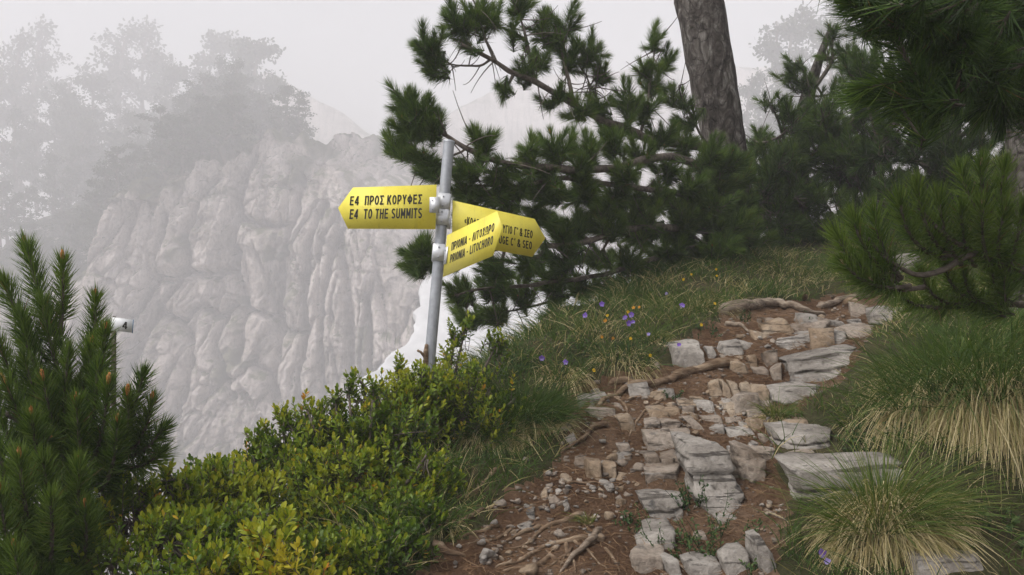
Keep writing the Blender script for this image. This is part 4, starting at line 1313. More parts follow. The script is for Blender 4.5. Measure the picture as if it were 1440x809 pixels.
def brush(mb, pts, nl, dens, width, rg, tint0, spread=(62, 22), tipn=40, nseg=2):
    """Needles along a shoot (last point is the tip)."""
    pts = np.asarray(pts)
    seg = np.linalg.norm(np.diff(pts, axis=0), axis=1)
    Ltot = seg.sum()
    n = int(dens * Ltot)
    s = np.r_[rg.uniform(0, 1, n), rg.uniform(.93, 1.0, tipn)]
    N = len(s)
    cum = np.r_[0, np.cumsum(seg)] / Ltot
    p0 = np.stack([np.interp(s, cum, pts[:, k]) for k in range(3)], -1)
    tan = unit(np.gradient(pts, axis=0))
    d = unit(np.stack([np.interp(s, cum, tan[:, k]) for k in range(3)], -1))
    r = unit(np.cross(d, rg.normal(size=(N, 3))))
    th = np.radians(spread[0] + (spread[1] - spread[0]) * s + rg.normal(size=N) * 9)
    th[n:] = np.radians(np.abs(rg.normal(size=tipn)) * 22)
    D = d * np.cos(th)[:, None] + r * np.sin(th)[:, None]
    L = nl * rg.uniform(.72, 1.08, N) * (1 - .25 * s ** 3)
    bend = d * .16 + np.array([0, 0, -.05]) + rg.normal(size=(N, 3)) * .05
    tint = np.clip(tint0 + .22 * s + rg.normal(size=N) * .19, 0, .93)
    tint = np.where(rg.random(N) < .006, 1.0, tint)
    v, f, t = blades(p0, D, L, width * (1.15 if nseg == 1 else 1), bend, tint, nseg, .8, rg)
    mb.add(v, f, t)


def bezier(a, c, b, n):
    t = np.linspace(0, 1, n)[:, None]
    return a * (1 - t) ** 2 + 2 * c * t * (1 - t) + b * t * t


def pine(name, label, base, trunk, limbs, clusters, nl=.07, dens=1100, width=.0019, blen=.13, seed=0, tint=.4, bud='bud', budrate=.12, budsize=.013,
         up=.55, group=None, trunk_mat='bark', dead=6, cat='pine tree', fox=(), limb_k=1.0, seg=2):
    """trunk: list of (px,py,Y,r); limbs: list of point lists (px,py,Y) with radius; clusters: (px,py,Y,rx,ry,n)."""
    rg = np.random.default_rng(seed)
    o = thing(name, label, cat, base, group)
    if trunk:
        tp = spline([P(a, b, c) for a, b, c, r in trunk], 40)
        tr = np.interp(np.linspace(0, 1, 40), np.linspace(0, 1, len(trunk)), [t[3] for t in trunk])
        v, f = tube(tp, tr, 28, noise=.10, nscale=9, seed=seed)
        part('trunk', v, f, M[trunk_mat], o, smooth=True)
    LP = []
    for pts, r in limbs:
        sp = spline([P(*p) for p in pts], 8 * len(pts))
        sp[2:-1] += .012 * np.stack([fbm(sp[2:-1] * 5, 2, seed + k) for k in range(3)], -1)
        LP.append((sp, r * limb_k))
    nfox = len(LP)
    for tip_, base_, fr in fox:
        a_, b_ = P(*base_), P(*tip_)
        d_ = b_ - a_
        LP.append((bezier(a_, a_ + d_ * .5 + np.array([d_[0] * .18, 0, -.16 * np.linalg.norm(d_)]) + rg.normal(size=3) * .01, b_, 12), .0075))
    wood = [MB() for _ in LP]
    leaf = [MB() for _ in LP]
    buds = [[] for _ in LP]
    for li, (sp, r) in enumerate(LP):
        if li >= nfox:
            fr = fox[li - nfox][2]
            k0 = int(round((1 - fr) * (len(sp) - 1)))
            brush(leaf[li], sp[k0:], nl * rg.uniform(.9, 1.1), dens, width, rg, np.clip(tint + rg.normal() * .07, .1, .8), (58, 34), 70)
            if rg.random() < .3 + budrate:
                d_ = unit(sp[-1] - sp[-2]); buds[li].append((sp[-1] + d_ * budsize * 1.5, d_))
        v, f = tube(sp, np.linspace(r, max(r * .28, .004), len(sp)), 8, noise=.22, nscale=.4 / r, seed=li)
        wood[li].add(v, f)
        for _ in range(dead if li < nfox else 0):       # bare dead twigs
            k = rg.integers(len(sp) // 4, len(sp))
            a = sp[k]
            d = unit(rg.normal(size=3) + np.array([0, 0, -.2]))
            L = rg.uniform(.10, .32)
            pts = bezier(a, a + d * L * .6, a + d * L + np.array([0, 0, rg.uniform(-.1, .12)]), 6)
            v, f = tube(pts, np.linspace(.0045, .0015, 6), 4, cap=False)
            wood[li].add(v, f)
    allp = np.concatenate([s for s, r in LP])
    own = np.concatenate([np.full(len(s), k) for k, (s, r) in enumerate(LP)])
    pos = np.concatenate([np.linspace(0, 1, len(s)) for s, r in LP])
    for (px, py, Y, rx, ry, n) in clusters:
        c = P(px, py, Y)
        k = np.argmin(np.linalg.norm(allp - c, axis=1) + .12 * (pos < .15))
        li = int(own[k])
        a = allp[max(k - 2, 0)] if own[max(k - 2, 0)] == li else allp[k]
        sub = bezier(a, (a + c) / 2 + np.array([0, 0, -.25 * np.linalg.norm(c - a)]), c, 9)
        if np.linalg.norm(c - a) > .05:
            v, f = tube(sub, np.linspace(.011, .005, 9), 6, noise=.15, nscale=40, cap=False)
            wood[li].add(v, f)
        m = Y / F
        t0 = tint + rg.normal() * .06
        for _ in range(n):
            e = rg.normal(size=3)
            e = e / np.linalg.norm(e) * rg.uniform(.25, 1) ** .6
            tip = c + e * np.array([rx * m, max(rx, ry) * m * .8, ry * m])
            kk = np.argmin(np.linalg.norm(sub - tip, axis=1))
            kk = max(kk - 1, 0)
            s0 = sub[kk]
            dirv = unit(unit(tip - s0 + 1e-6) + np.array([0, 0, up]) + rg.normal(size=3) * .22)
            L = blen * rg.uniform(.75, 1.25)
            mid = tip - dirv * L
            tw = np.vstack([bezier(s0, (s0 + mid) / 2 + np.array([0, 0, -.02]), mid, 4), tip - dirv * L * .5 + rg.normal(size=3) * .006, tip])
            v, f = tube(tw, np.linspace(.0045, .003, len(tw)), 5, cap=False)
            wood[li].add(v, f)
            brush(leaf[li], tw[3:], nl * rg.uniform(.85, 1.1), dens, width, rg, np.clip(t0 + rg.normal() * .10, .05, .8), nseg=seg)
            if rg.random() < budrate:
                buds[li].append((tip + dirv * budsize * .9, dirv))
    for li in range(len(LP)):
        b = wood[li].build('branch', M['twig'], o, smooth=True)
        if leaf[li].n:
            leaf[li].build('needles', M['needle'], b)
        for p, d in buds[li]:
            q = link('bud', bud_mesh[bud], b, p - base_of(b))
            q.rotation_euler = Vector(d).to_track_quat('Z', 'Y').to_euler()
            s = budsize * rg.uniform(.8, 1.25)
            q.scale = (s, s, s)
    return o


# the twisted pine behind the signpost
tb = P(1022, 352, 7.4)
pine('twisted_pine', 'twisted old pine with a thick grey trunk, its limbs reaching left behind the signpost', tb,
     [(1030, 365, 7.4, .20), (1026, 300, 7.4, .18), (1023, 240, 7.4, .17), (1015, 180, 7.4, .16), (1003, 110, 7.4, .175), (990, 40, 7.4, .180), (980, -20, 7.4, .172), (972, -140, 7.45, .16), (985, -330, 7.6, .12), (975, -520, 7.7, .06)],
     [
        ([(1015, 215, 7.35), (975, 205, 7.1), (942, 201, 6.9), (915, 197, 6.75), (887, 186, 6.6), (844, 166, 6.4), (804, 146, 6.3), (753, 115, 6.2), (721, 103, 6.15), (690, 83, 6.1), (650, 63, 6.0)], .062),
        ([(690, 84, 6.1), (672, 93, 6.1), (640, 92, 6.1), (618, 84, 6.05)], .014),
        ([(697, 88, 6.1), (684, 60, 6.1), (672, 30, 6.1), (668, 5, 6.1)], .016),
        ([(753, 116, 6.2), (742, 60, 6.25), (731, 25, 6.3), (728, -10, 6.3)], .016),
        ([(806, 147, 6.3), (800, 110, 6.3), (790, 75, 6.35), (780, 45, 6.4)], .026),
        ([(832, 160, 6.4), (828, 115, 6.4), (812, 85, 6.4)], .016),
        ([(850, 165, 6.45), (838, 128, 6.4), (845, 105, 6.4)], .013),
        ([(900, 192, 6.7), (910, 150, 6.8), (917, 100, 6.85), (921, 55, 6.9)], .020),
        ([(1012, 245, 7.3), (960, 225, 6.8), (927, 221, 6.5), (855, 237, 6.1), (784, 237, 5.8), (741, 233, 5.7), (700, 228, 5.6), (655, 208, 5.5), (625, 190, 5.5), (598, 172, 5.5)], .052),
        ([(655, 210, 5.5), (620, 225, 5.5), (585, 232, 5.5)], .012),
        ([(1015, 290, 7.3), (940, 270, 6.6), (870, 262, 6.2), (800, 250, 5.9), (730, 262, 5.7), (660, 262, 5.6)], .040),
        ([(1016, 320, 7.3), (950, 320, 6.6), (880, 322, 6.2), (800, 345, 5.9), (720, 345, 5.7), (660, 360, 5.6), (610, 350, 5.6)], .045),
        ([(1010, 340, 7.2), (930, 360, 6.6), (850, 385, 6.2), (760, 400, 5.9), (690, 405, 5.8), (640, 415, 5.7)], .035),
        ([(1005, 345, 7.1), (900, 385, 6.6), (820, 410, 6.3), (750, 430, 6.1), (690, 440, 6.0)], .028),
        ([(1015, 230, 7.4), (985, 190, 7.1), (965, 150, 7.0), (955, 120, 7.0)], .020),
     ],
     [
        # upper left sprays
        (605, 60, 6.0, 24, 38, 12), (640, 30, 6.05, 34, 30, 14), (612, 85, 6.0, 24, 26, 9), (675, 15, 6.1, 34, 22, 12), (700, 25, 6.1, 20, 22, 6), (725, 5, 6.3, 28, 22, 10),
        (720, 40, 6.2, 14, 12, 3), (655, 55, 6.05, 16, 14, 4),
        (770, 45, 6.35, 34, 34, 14), (795, 35, 6.4, 28, 34, 13), (760, 85, 6.3, 34, 24, 11), (800, 80, 6.35, 32, 30, 12), (828, 75, 6.4, 26, 36, 12), (845, 100, 6.4, 18, 22, 6), (740, 100, 6.2, 20, 14, 5),
        (705, 128, 6.1, 14, 14, 4), (775, 135, 6.25, 24, 18, 6), (815, 150, 6.3, 26, 20, 7), (845, 145, 6.4, 22, 20, 7),
        (918, 55, 6.9, 16, 26, 6), (905, 92, 6.85, 22, 18, 6), (935, 85, 6.9, 20, 28, 8), (925, 115, 6.85, 28, 22, 9), (880, 135, 6.6, 26, 22, 9), (905, 150, 6.7, 30, 22, 10), (950, 140, 7.0, 22, 22, 8), (965, 165, 7.0, 22, 22, 7),
        # left hand of the middle limb
        (565, 140, 5.5, 18, 28, 8), (592, 150, 5.5, 26, 28, 12), (575, 180, 5.5, 26, 22, 10), (605, 180, 5.5, 22, 22, 9), (555, 200, 5.5, 18, 20, 6), (590, 215, 5.5, 24, 20, 9), (610, 240, 5.5, 24, 18, 8),
        (680, 200, 5.55, 26, 20, 10), (660, 235, 5.5, 24, 20, 9), (700, 240, 5.6, 24, 20, 9), (740, 210, 5.7, 26, 20, 10), (780, 205, 5.8, 30, 22, 12), (820, 205, 6.0, 32, 24, 14), (860, 200, 6.2, 30, 22, 12), (895, 215, 6.4, 26, 20, 10), (870, 175, 6.5, 26, 16, 9),
        (930, 190, 6.7, 30, 22, 11), (960, 200, 6.9, 28, 24, 11), (985, 230, 7.0, 28, 26, 11), (940, 240, 6.6, 32, 22, 12), (1010, 215, 7.1, 22, 20, 8),
        # the dark heart
        (650, 265, 5.6, 26, 16, 14), (720, 262, 5.7, 30, 18, 15), (770, 268, 5.8, 34, 20, 22), (820, 270, 6.0, 34, 24, 24), (870, 275, 6.2, 34, 24, 24), (920, 280, 6.5, 34, 26, 25), (970, 280, 6.9, 34, 28, 25),
        (800, 310, 6.0, 32, 24, 19), (850, 315, 6.1, 34, 24, 22), (900, 325, 6.4, 34, 24, 22), (950, 330, 6.7, 34, 24, 24), (1000, 300, 7.0, 30, 30, 22), (990, 340, 7.0, 30, 20, 19),
        (590, 350, 5.6, 22, 16, 14), (620, 365, 5.6, 24, 18, 14), (580, 370, 5.6, 16, 14, 10), (660, 300, 5.7, 24, 20, 14), (700, 380, 5.7, 30, 20, 15), (745, 370, 5.8, 28, 18, 15), (790, 365, 5.9, 30, 20, 15), (840, 360, 6.1, 30, 20, 15), (880, 365, 6.3, 28, 18, 15),
        (645, 410, 5.8, 24, 18, 14), (690, 405, 5.9, 28, 16, 12), (735, 410, 6.0, 26, 16, 12), (660, 440, 6.0, 26, 14, 12), (700, 438, 6.0, 24, 14, 10), (780, 405, 6.1, 26, 16, 12), (820, 400, 6.2, 28, 18, 15), (860, 400, 6.4, 26, 14, 14), (910, 380, 6.6, 26, 16, 14), (780, 440, 6.1, 24, 12, 10),
        (1005, 215, 6.6, 26, 22, 12), (1035, 225, 6.7, 24, 22, 12), (1010, 285, 6.5, 30, 24, 14), (1040, 315, 6.6, 28, 24, 14), (1020, 345, 6.5, 34, 18, 14), (975, 250, 6.5, 28, 22, 12), (880, 245, 6.1, 30, 18, 11), (810, 235, 5.9, 28, 14, 10), (760, 240, 5.8, 26, 14, 10), (690, 270, 5.6, 26, 16, 10), (760, 300, 5.8, 30, 20, 10), (710, 300, 5.7, 26, 20, 10),
        (1010, 260, 6.9, 30, 24, 19), (1040, 290, 7.0, 30, 24, 19), (1035, 330, 6.9, 34, 20, 22), (990, 365, 6.8, 34, 16, 19), (940, 350, 6.6, 34, 20, 19), (1045, 250, 7.0, 22, 24, 15), (1000, 310, 6.8, 34, 26, 22), (960, 300, 6.6, 34, 26, 22), (900, 300, 6.3, 34, 24, 19), (850, 290, 6.1, 30, 22, 15), (790, 330, 5.9, 28, 22, 14), (1060, 340, 7.1, 34, 18, 19), (780, 385, 6.0, 26, 16, 12), (940, 375, 6.7, 30, 14, 14),
     ], nl=.092, dens=1450, width=.0033, blen=.13, seed=1, tint=.50, dead=12, budrate=.10, budsize=.012, limb_k=.62, seg=1)

# dense dark pines behind it on the right
def bushy(px0, px1, py0, py1, Y0, Y1, n, cn, seed, wob=18):
    rg = np.random.default_rng(seed)
    return [(rg.uniform(px0, px1), rg.uniform(py0, py1), rg.uniform(Y0, Y1), 34, 28, cn) for _ in range(n)]


pine('dark_pine', 'dense dark pine right of the thick trunk, its tips lit against the fog', P(1120, 335, 8.4),
     [(1120, 345, 8.4, .12), (1122, 250, 8.5, .10), (1130, 160, 8.6, .07), (1150, 90, 8.6, .04), (1168, 40, 8.6, .02)],
     [([(1122, 300, 8.4), (1090, 250, 8.2), (1070, 215, 8.1), (1060, 195, 8.1)], .03), ([(1122, 260, 8.5), (1100, 190, 8.3), (1085, 150, 8.2)], .03),
      ([(1128, 200, 8.5), (1140, 150, 8.3), (1135, 110, 8.3), (1120, 85, 8.3)], .03), ([(1140, 130, 8.6), (1165, 95, 8.5), (1170, 60, 8.5), (1172, 35, 8.5)], .03),
      ([(1122, 250, 8.4), (1170, 200, 8.1), (1210, 160, 8.0), (1240, 130, 7.9)], .03), ([(1122, 290, 8.3), (1180, 270, 8.0), (1240, 240, 7.8)], .03),
      ([(1120, 310, 8.3), (1080, 290, 7.9), (1050, 270, 7.6)], .03), ([(1120, 320, 8.2), (1180, 310, 7.8), (1230, 300, 7.6)], .03)],
     [(1172, 45, 8.5, 24, 18, 8), (1160, 75, 8.5, 20, 14, 4), (1195, 70, 8.4, 22, 18, 6), (1120, 90, 8.3, 22, 16, 6), (1100, 105, 8.3, 18, 14, 4), (1125, 120, 8.3, 32, 20, 10), (1080, 140, 8.2, 20, 14, 5), (1070, 200, 8.1, 26, 22, 8)]
     + [(1150, 140, 8.3, 32, 22, 9), (1110, 150, 8.2, 30, 22, 9), (1190, 120, 8.2, 30, 24, 9), (1220, 150, 8.0, 30, 26, 9)]
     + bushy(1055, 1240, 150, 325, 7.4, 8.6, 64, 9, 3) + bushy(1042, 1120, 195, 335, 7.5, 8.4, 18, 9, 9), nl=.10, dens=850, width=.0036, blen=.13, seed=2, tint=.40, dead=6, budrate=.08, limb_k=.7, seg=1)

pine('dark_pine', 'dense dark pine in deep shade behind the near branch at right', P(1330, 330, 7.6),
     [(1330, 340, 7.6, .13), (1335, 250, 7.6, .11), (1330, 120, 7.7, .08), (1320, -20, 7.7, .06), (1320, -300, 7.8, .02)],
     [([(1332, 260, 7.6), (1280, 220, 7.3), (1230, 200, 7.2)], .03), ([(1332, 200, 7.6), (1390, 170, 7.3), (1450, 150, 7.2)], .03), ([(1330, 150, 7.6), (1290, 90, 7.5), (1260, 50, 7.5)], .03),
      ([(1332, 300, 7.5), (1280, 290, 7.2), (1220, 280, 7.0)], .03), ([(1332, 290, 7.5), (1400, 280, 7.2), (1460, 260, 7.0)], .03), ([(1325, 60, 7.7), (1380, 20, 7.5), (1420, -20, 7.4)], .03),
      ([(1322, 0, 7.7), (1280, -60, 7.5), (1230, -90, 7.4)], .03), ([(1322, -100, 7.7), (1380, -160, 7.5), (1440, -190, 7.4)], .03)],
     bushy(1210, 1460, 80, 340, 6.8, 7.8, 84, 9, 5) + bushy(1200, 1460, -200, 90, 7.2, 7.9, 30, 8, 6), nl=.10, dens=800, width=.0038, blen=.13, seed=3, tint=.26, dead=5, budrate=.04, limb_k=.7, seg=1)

# the near tree whose branch hangs into the upper right corner
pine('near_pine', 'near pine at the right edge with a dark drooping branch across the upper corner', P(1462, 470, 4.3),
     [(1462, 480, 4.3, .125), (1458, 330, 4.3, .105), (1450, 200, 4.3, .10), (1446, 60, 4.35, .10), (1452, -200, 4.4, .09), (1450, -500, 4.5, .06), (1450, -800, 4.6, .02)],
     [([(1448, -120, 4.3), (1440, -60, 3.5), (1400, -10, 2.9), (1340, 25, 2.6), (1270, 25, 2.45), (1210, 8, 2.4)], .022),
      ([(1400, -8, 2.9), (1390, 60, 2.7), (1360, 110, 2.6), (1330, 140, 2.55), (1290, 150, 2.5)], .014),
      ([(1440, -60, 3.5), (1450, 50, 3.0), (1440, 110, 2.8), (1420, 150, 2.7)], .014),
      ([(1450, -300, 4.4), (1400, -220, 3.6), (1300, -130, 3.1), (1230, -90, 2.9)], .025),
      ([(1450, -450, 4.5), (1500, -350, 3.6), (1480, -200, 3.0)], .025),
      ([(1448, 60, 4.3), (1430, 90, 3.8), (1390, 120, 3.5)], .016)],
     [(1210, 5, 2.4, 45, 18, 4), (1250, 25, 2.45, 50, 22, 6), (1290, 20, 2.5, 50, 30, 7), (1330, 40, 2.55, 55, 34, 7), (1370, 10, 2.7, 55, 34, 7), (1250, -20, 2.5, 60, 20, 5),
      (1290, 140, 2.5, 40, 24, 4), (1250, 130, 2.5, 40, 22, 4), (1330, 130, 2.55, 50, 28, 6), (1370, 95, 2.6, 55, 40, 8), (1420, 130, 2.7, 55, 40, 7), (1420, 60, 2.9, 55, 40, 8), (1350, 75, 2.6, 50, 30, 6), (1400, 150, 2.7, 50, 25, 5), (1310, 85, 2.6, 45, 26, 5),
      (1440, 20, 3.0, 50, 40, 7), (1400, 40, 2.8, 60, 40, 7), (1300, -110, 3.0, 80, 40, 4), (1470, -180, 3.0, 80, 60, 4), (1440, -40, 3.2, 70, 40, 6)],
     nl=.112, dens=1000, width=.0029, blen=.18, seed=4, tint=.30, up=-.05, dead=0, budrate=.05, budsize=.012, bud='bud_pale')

# young pine leaning over the path at right
pine('young_pine', 'young pine with long bright needles and pale buds leaning over the path at right', on(2.0, 3.35),
     [],
     [([(1540, 470, 3.3), (1480, 440, 3.15), (1420, 428, 3.05), (1370, 425, 3.0), (1330, 415, 2.95)], .016),
      ([(1540, 460, 3.3), (1470, 400, 3.0), (1420, 375, 2.9), (1370, 355, 2.8), (1330, 330, 2.75), (1290, 290, 2.7)], .016),
      ([(1370, 356, 2.8), (1300, 385, 2.75), (1255, 370, 2.72), (1220, 335, 2.7)], .010),
      ([(1420, 376, 2.9), (1400, 340, 2.8), (1380, 310, 2.75), (1390, 285, 2.7)], .010),
      ([(1540, 455, 3.3), (1460, 350, 3.1), (1410, 290, 3.05), (1370, 255, 3.0)], .014)],
     [(1400, 360, 2.9, 30, 20, 2), (1380, 425, 3.0, 30, 16, 2), (1435, 390, 2.95, 30, 30, 3)],
     fox=[((1180, 336, 2.66), (1262, 396, 2.75), .85), ((1202, 314, 2.67), (1264, 394, 2.75), .9), ((1230, 304, 2.68), (1268, 392, 2.75), .9), ((1192, 376, 2.66), (1280, 402, 2.75), .8), ((1228, 396, 2.7), (1300, 404, 2.78), .8),
          ((1266, 286, 2.68), (1330, 364, 2.8), .9), ((1290, 266, 2.68), (1338, 362, 2.8), .9), ((1320, 284, 2.72), (1352, 372, 2.82), .9), ((1352, 302, 2.74), (1372, 374, 2.84), .9),
          ((1382, 292, 2.68), (1392, 372, 2.85), .9), ((1412, 300, 2.72), (1408, 376, 2.88), .9), ((1438, 296, 2.75), (1420, 380, 2.9), .9), ((1352, 244, 2.95), (1396, 312, 3.02), .85), ((1380, 236, 2.96), (1406, 312, 3.02), .85), ((1412, 240, 2.98), (1420, 312, 3.04), .85),
          ((1296, 388, 2.85), (1364, 426, 2.98), .9), ((1328, 376, 2.86), (1372, 424, 2.98), .9), ((1356, 386, 2.88), (1405, 428, 3.02), .9), ((1272, 420, 2.85), (1355, 430, 2.98), .8), ((1396, 384, 2.9), (1430, 428, 3.05), .9)],
     nl=.092, dens=1500, width=.0027, blen=.12, seed=5, tint=.72, up=.35, dead=0, budrate=.20, budsize=.014, bud='bud_pale')

# the young pine at left
pine('young_pine', 'young pine with orange candle buds at the left edge in front of the cliff', on(-1.15, 2.75),
     [(105, 900, 2.9, .03), (95, 760, 2.9, .026), (95, 640, 2.9, .022), (95, 560, 2.9, .016), (94, 500, 2.9, .010)],
     [([(95, 665, 2.9), (140, 657, 2.85), (175, 640, 2.8), (195, 620, 2.76)], .012),
      ([(95, 650, 2.9), (40, 600, 2.7), (10, 580, 2.6)], .012),
      ([(95, 720, 2.9), (50, 720, 2.6), (25, 700, 2.5)], .014),
      ([(95, 760, 2.9), (30, 790, 2.5), (-10, 780, 2.4)], .014)],
     [(110, 600, 2.85, 30, 30, 6), (60, 620, 2.7, 34, 26, 6), (90, 670, 2.75, 34, 26, 6), (150, 640, 2.82, 26, 18, 4), (20, 690, 2.5, 44, 30, 6), (60, 760, 2.5, 50, 34, 7), (0, 780, 2.42, 50, 34, 7), (110, 740, 2.65, 36, 34, 6), (70, 810, 2.45, 60, 30, 7), (150, 700, 2.8, 30, 20, 3), (80, 560, 2.88, 30, 30, 5)],
     fox=[((38, 350, 2.9), (95, 500, 2.9), .9), ((88, 372, 2.86), (84, 470, 2.9), .85), ((8, 402, 2.82), (70, 510, 2.88), .85), ((60, 430, 2.84), (90, 540, 2.88), .9), ((30, 452, 2.8), (80, 560, 2.86), .9), ((134, 424, 2.82), (105, 540, 2.9), .75),
          ((148, 470, 2.76), (112, 580, 2.88), .85), ((128, 490, 2.8), (105, 590, 2.88), .9), ((96, 500, 2.8), (95, 610, 2.86), .9), ((35, 510, 2.76), (85, 610, 2.84), .9), ((-4, 480, 2.74), (60, 590, 2.84), .9), ((62, 540, 2.74), (90, 650, 2.82), .9),
          ((137, 520, 2.74), (118, 640, 2.86), .85), ((152, 545, 2.70), (128, 655, 2.82), .9), ((200, 530, 2.72), (150, 630, 2.84), .8), ((180, 560, 2.70), (150, 650, 2.84), .85), ((228, 604, 2.74), (172, 645, 2.82), .8), ((212, 570, 2.74), (168, 645, 2.82), .8), ((222, 640, 2.76), (165, 655, 2.84), .8), ((165, 600, 2.68), (140, 690, 2.8), .9),
          ((108, 570, 2.70), (105, 690, 2.8), .9), ((10, 545, 2.62), (60, 640, 2.75), .9), ((45, 590, 2.60), (75, 690, 2.72), .9), ((28, 650, 2.38), (45, 750, 2.5), .9), ((72, 705, 2.36), (70, 800, 2.48), .9), ((-6, 620, 2.4), (30, 720, 2.5), .9), ((110, 660, 2.5), (100, 760, 2.6), .9), ((60, 650, 2.5), (80, 750, 2.6), .9), ((0, 700, 2.35), (30, 800, 2.45), .9), ((22, 780, 2.3), (40, 880, 2.4), .9), ((120, 720, 2.5), (105, 820, 2.6), .9), ((-10, 560, 2.6), (40, 660, 2.7), .9)],
     nl=.080, dens=1900, width=.0029, blen=.13, seed=6, tint=.58, up=.75, dead=0, budrate=.15, budsize=.018)

# ------------------------------------------------------------------ boxwood shrubs
leaf_single = {}
for key, tv_ in (('green', .45), ('bright', .70), ('yellow', .88), ('orange', .97)):
    lv, lf, lt = leaves(np.zeros((1, 3)), np.array([[0, 0, 1.0]]), np.array([[0, -1.0, 0]]), 1.0, .55, tv_)
    leaf_single[key] = build_mesh('leaf', lv, lf, M['boxwood'], {'tint': lt})


def shrub(label, blobs, root, n, seed, leaf=.027, tint=.42, yellow=.05, single=0, shoot=.085, group=None):
    """blobs: (px,py,Y,rx,ry) mounds; leafy shoots fill their outer shell, stems run to the root."""
    rg = np.random.default_rng(seed)
    o = thing('boxwood_shrub', label, 'shrub', root, group)
    wts = np.array([b[3] * b[4] for b in blobs], float)
    wts /= wts.sum()
    stems, fol = MB(), MB()
    heads = []
    for b in blobs:
        c = P(b[0], b[1], b[2])
        heads.append(c)
        pts = bezier(np.array(root), (np.array(root) + c) / 2 + np.array([0, 0, -.08]), c, 8)
        v, f = tube(pts, np.linspace(.009, .004, 8), 6, .2, 40, cap=False)
        stems.add(v, f)
    P0, D, NR, LL, TT = [], [], [], [], []
    for k in range(n):
        bi = rg.choice(len(blobs), p=wts)
        px, py, Y, rx, ry = blobs[bi]
        m = Y / F
        e = unit(rg.normal(size=3))
        if e[2] < -.5: e[2] *= -.6
        e = unit(e)
        rr = rg.uniform(.30, 1.0) ** .45 * (1 + .50 * rg.random() ** 4)
        tip = heads[bi] + e * rr * np.array([rx * m, .75 * (rx + ry) / 2 * m, ry * m])
        dens_ = float(fbm(tip[None] * 5.5, 2, 61)[0])
        if dens_ < -.22 and rg.random() < .8: continue
        gz = H(tip[0], tip[1]) + .02
        if tip[2] < gz:
            tip[2] = gz + rg.uniform(0, .08)
        d = unit(e * .6 + np.array([0, 0, 1.0]) + rg.normal(size=3) * .33)
        L = shoot * rg.uniform(.6, 1.3)
        st_ = tip - d * L
        if k % 3 == 0:
            s0 = heads[bi] + (st_ - heads[bi]) * .2
            pts = np.vstack([bezier(s0, (s0 + st_) / 2 + rg.normal(size=3) * .02, st_, 4), tip])
            v, f = tube(pts, np.linspace(.0028, .0012, 5), 4, cap=False)
            stems.add(v, f)
        else:
            v, f = tube(np.vstack([st_ - d * L * .5, st_, tip]), [.0016, .0014, .001], 3, cap=False)
            stems.add(v, f)
        npair = rg.integers(5, 8)
        shoot_t = tint + .10 + rg.normal() * .12 + .30 * float(fbm(tip[None] * 4 + 5, 2, 63)[0])
        turn = rg.random() < yellow
        a0 = unit(np.cross(d, rg.normal(size=3)))
        b0 = np.cross(d, a0)
        for q in range(npair):
            s = (q + .5) / npair
            pc = st_ + d * L * s
            ax_ = a0 if q % 2 else b0
            for sg in (-1, 1):
                dd = unit(ax_ * sg + d * (.45 + 1.1 * s ** 2) + rg.normal(size=3) * .18)
                P0.append(pc); D.append(dd); NR.append(unit(d - dd * .4 + np.array([0, 0, .2]) + rg.normal(size=3) * .15))
                LL.append(leaf * rg.uniform(.55, 1.2) * (1 - .25 * s * s))
                t = shoot_t + .20 * s + rg.normal() * .06
                if turn: t = rg.uniform(.76, .93) if rg.random() < .85 else rg.uniform(.93, 1)
                elif rg.random() < .008: t = rg.uniform(.86, 1.0)
                else: t = min(t, .80)
                TT.append(t)
        dd = d
        P0.append(tip); D.append(d); NR.append(a0); LL.append(leaf * .8); TT.append(min(shoot_t + .3, .84))
    P0, D, NR, LL, TT = map(np.array, (P0, D, NR, LL, TT))
    TT = np.clip(TT, .02, 1)
    stems.build('stem', M['twig'], o)
    far = np.ones(len(P0), bool)
    if single:
        # the leaves nearest the eye are pieces of their own
        dist = np.linalg.norm(P0 - np.array([0, 0, EYE]), axis=1) + .8 * (TT < .55)
        pick = np.argsort(dist)[:single]
        far[pick] = False
        for i in pick:
            key = 'green' if TT[i] < .58 else 'bright' if TT[i] < .80 else 'yellow' if TT[i] < .93 else 'orange'
            q = link('leaf', leaf_single[key], o, P0[i] - base_of(o))
            z = unit(D[i]); y = -unit(NR[i] - z * (NR[i] @ z)); x = np.cross(y, z)
            from mathutils import Matrix
            q.rotation_euler = Matrix(((x[0], y[0], z[0]), (x[1], y[1], z[1]), (x[2], y[2], z[2]))).to_euler()
            q.scale = (LL[i],) * 3
    v, f, t = leaves(P0[far], D[far], NR[far], LL[far], LL[far] * .55, TT[far])
    fo = part('foliage', v, f, M['boxwood'], o, {'tint': t})
    fo['kind'] = 'stuff'
    return o


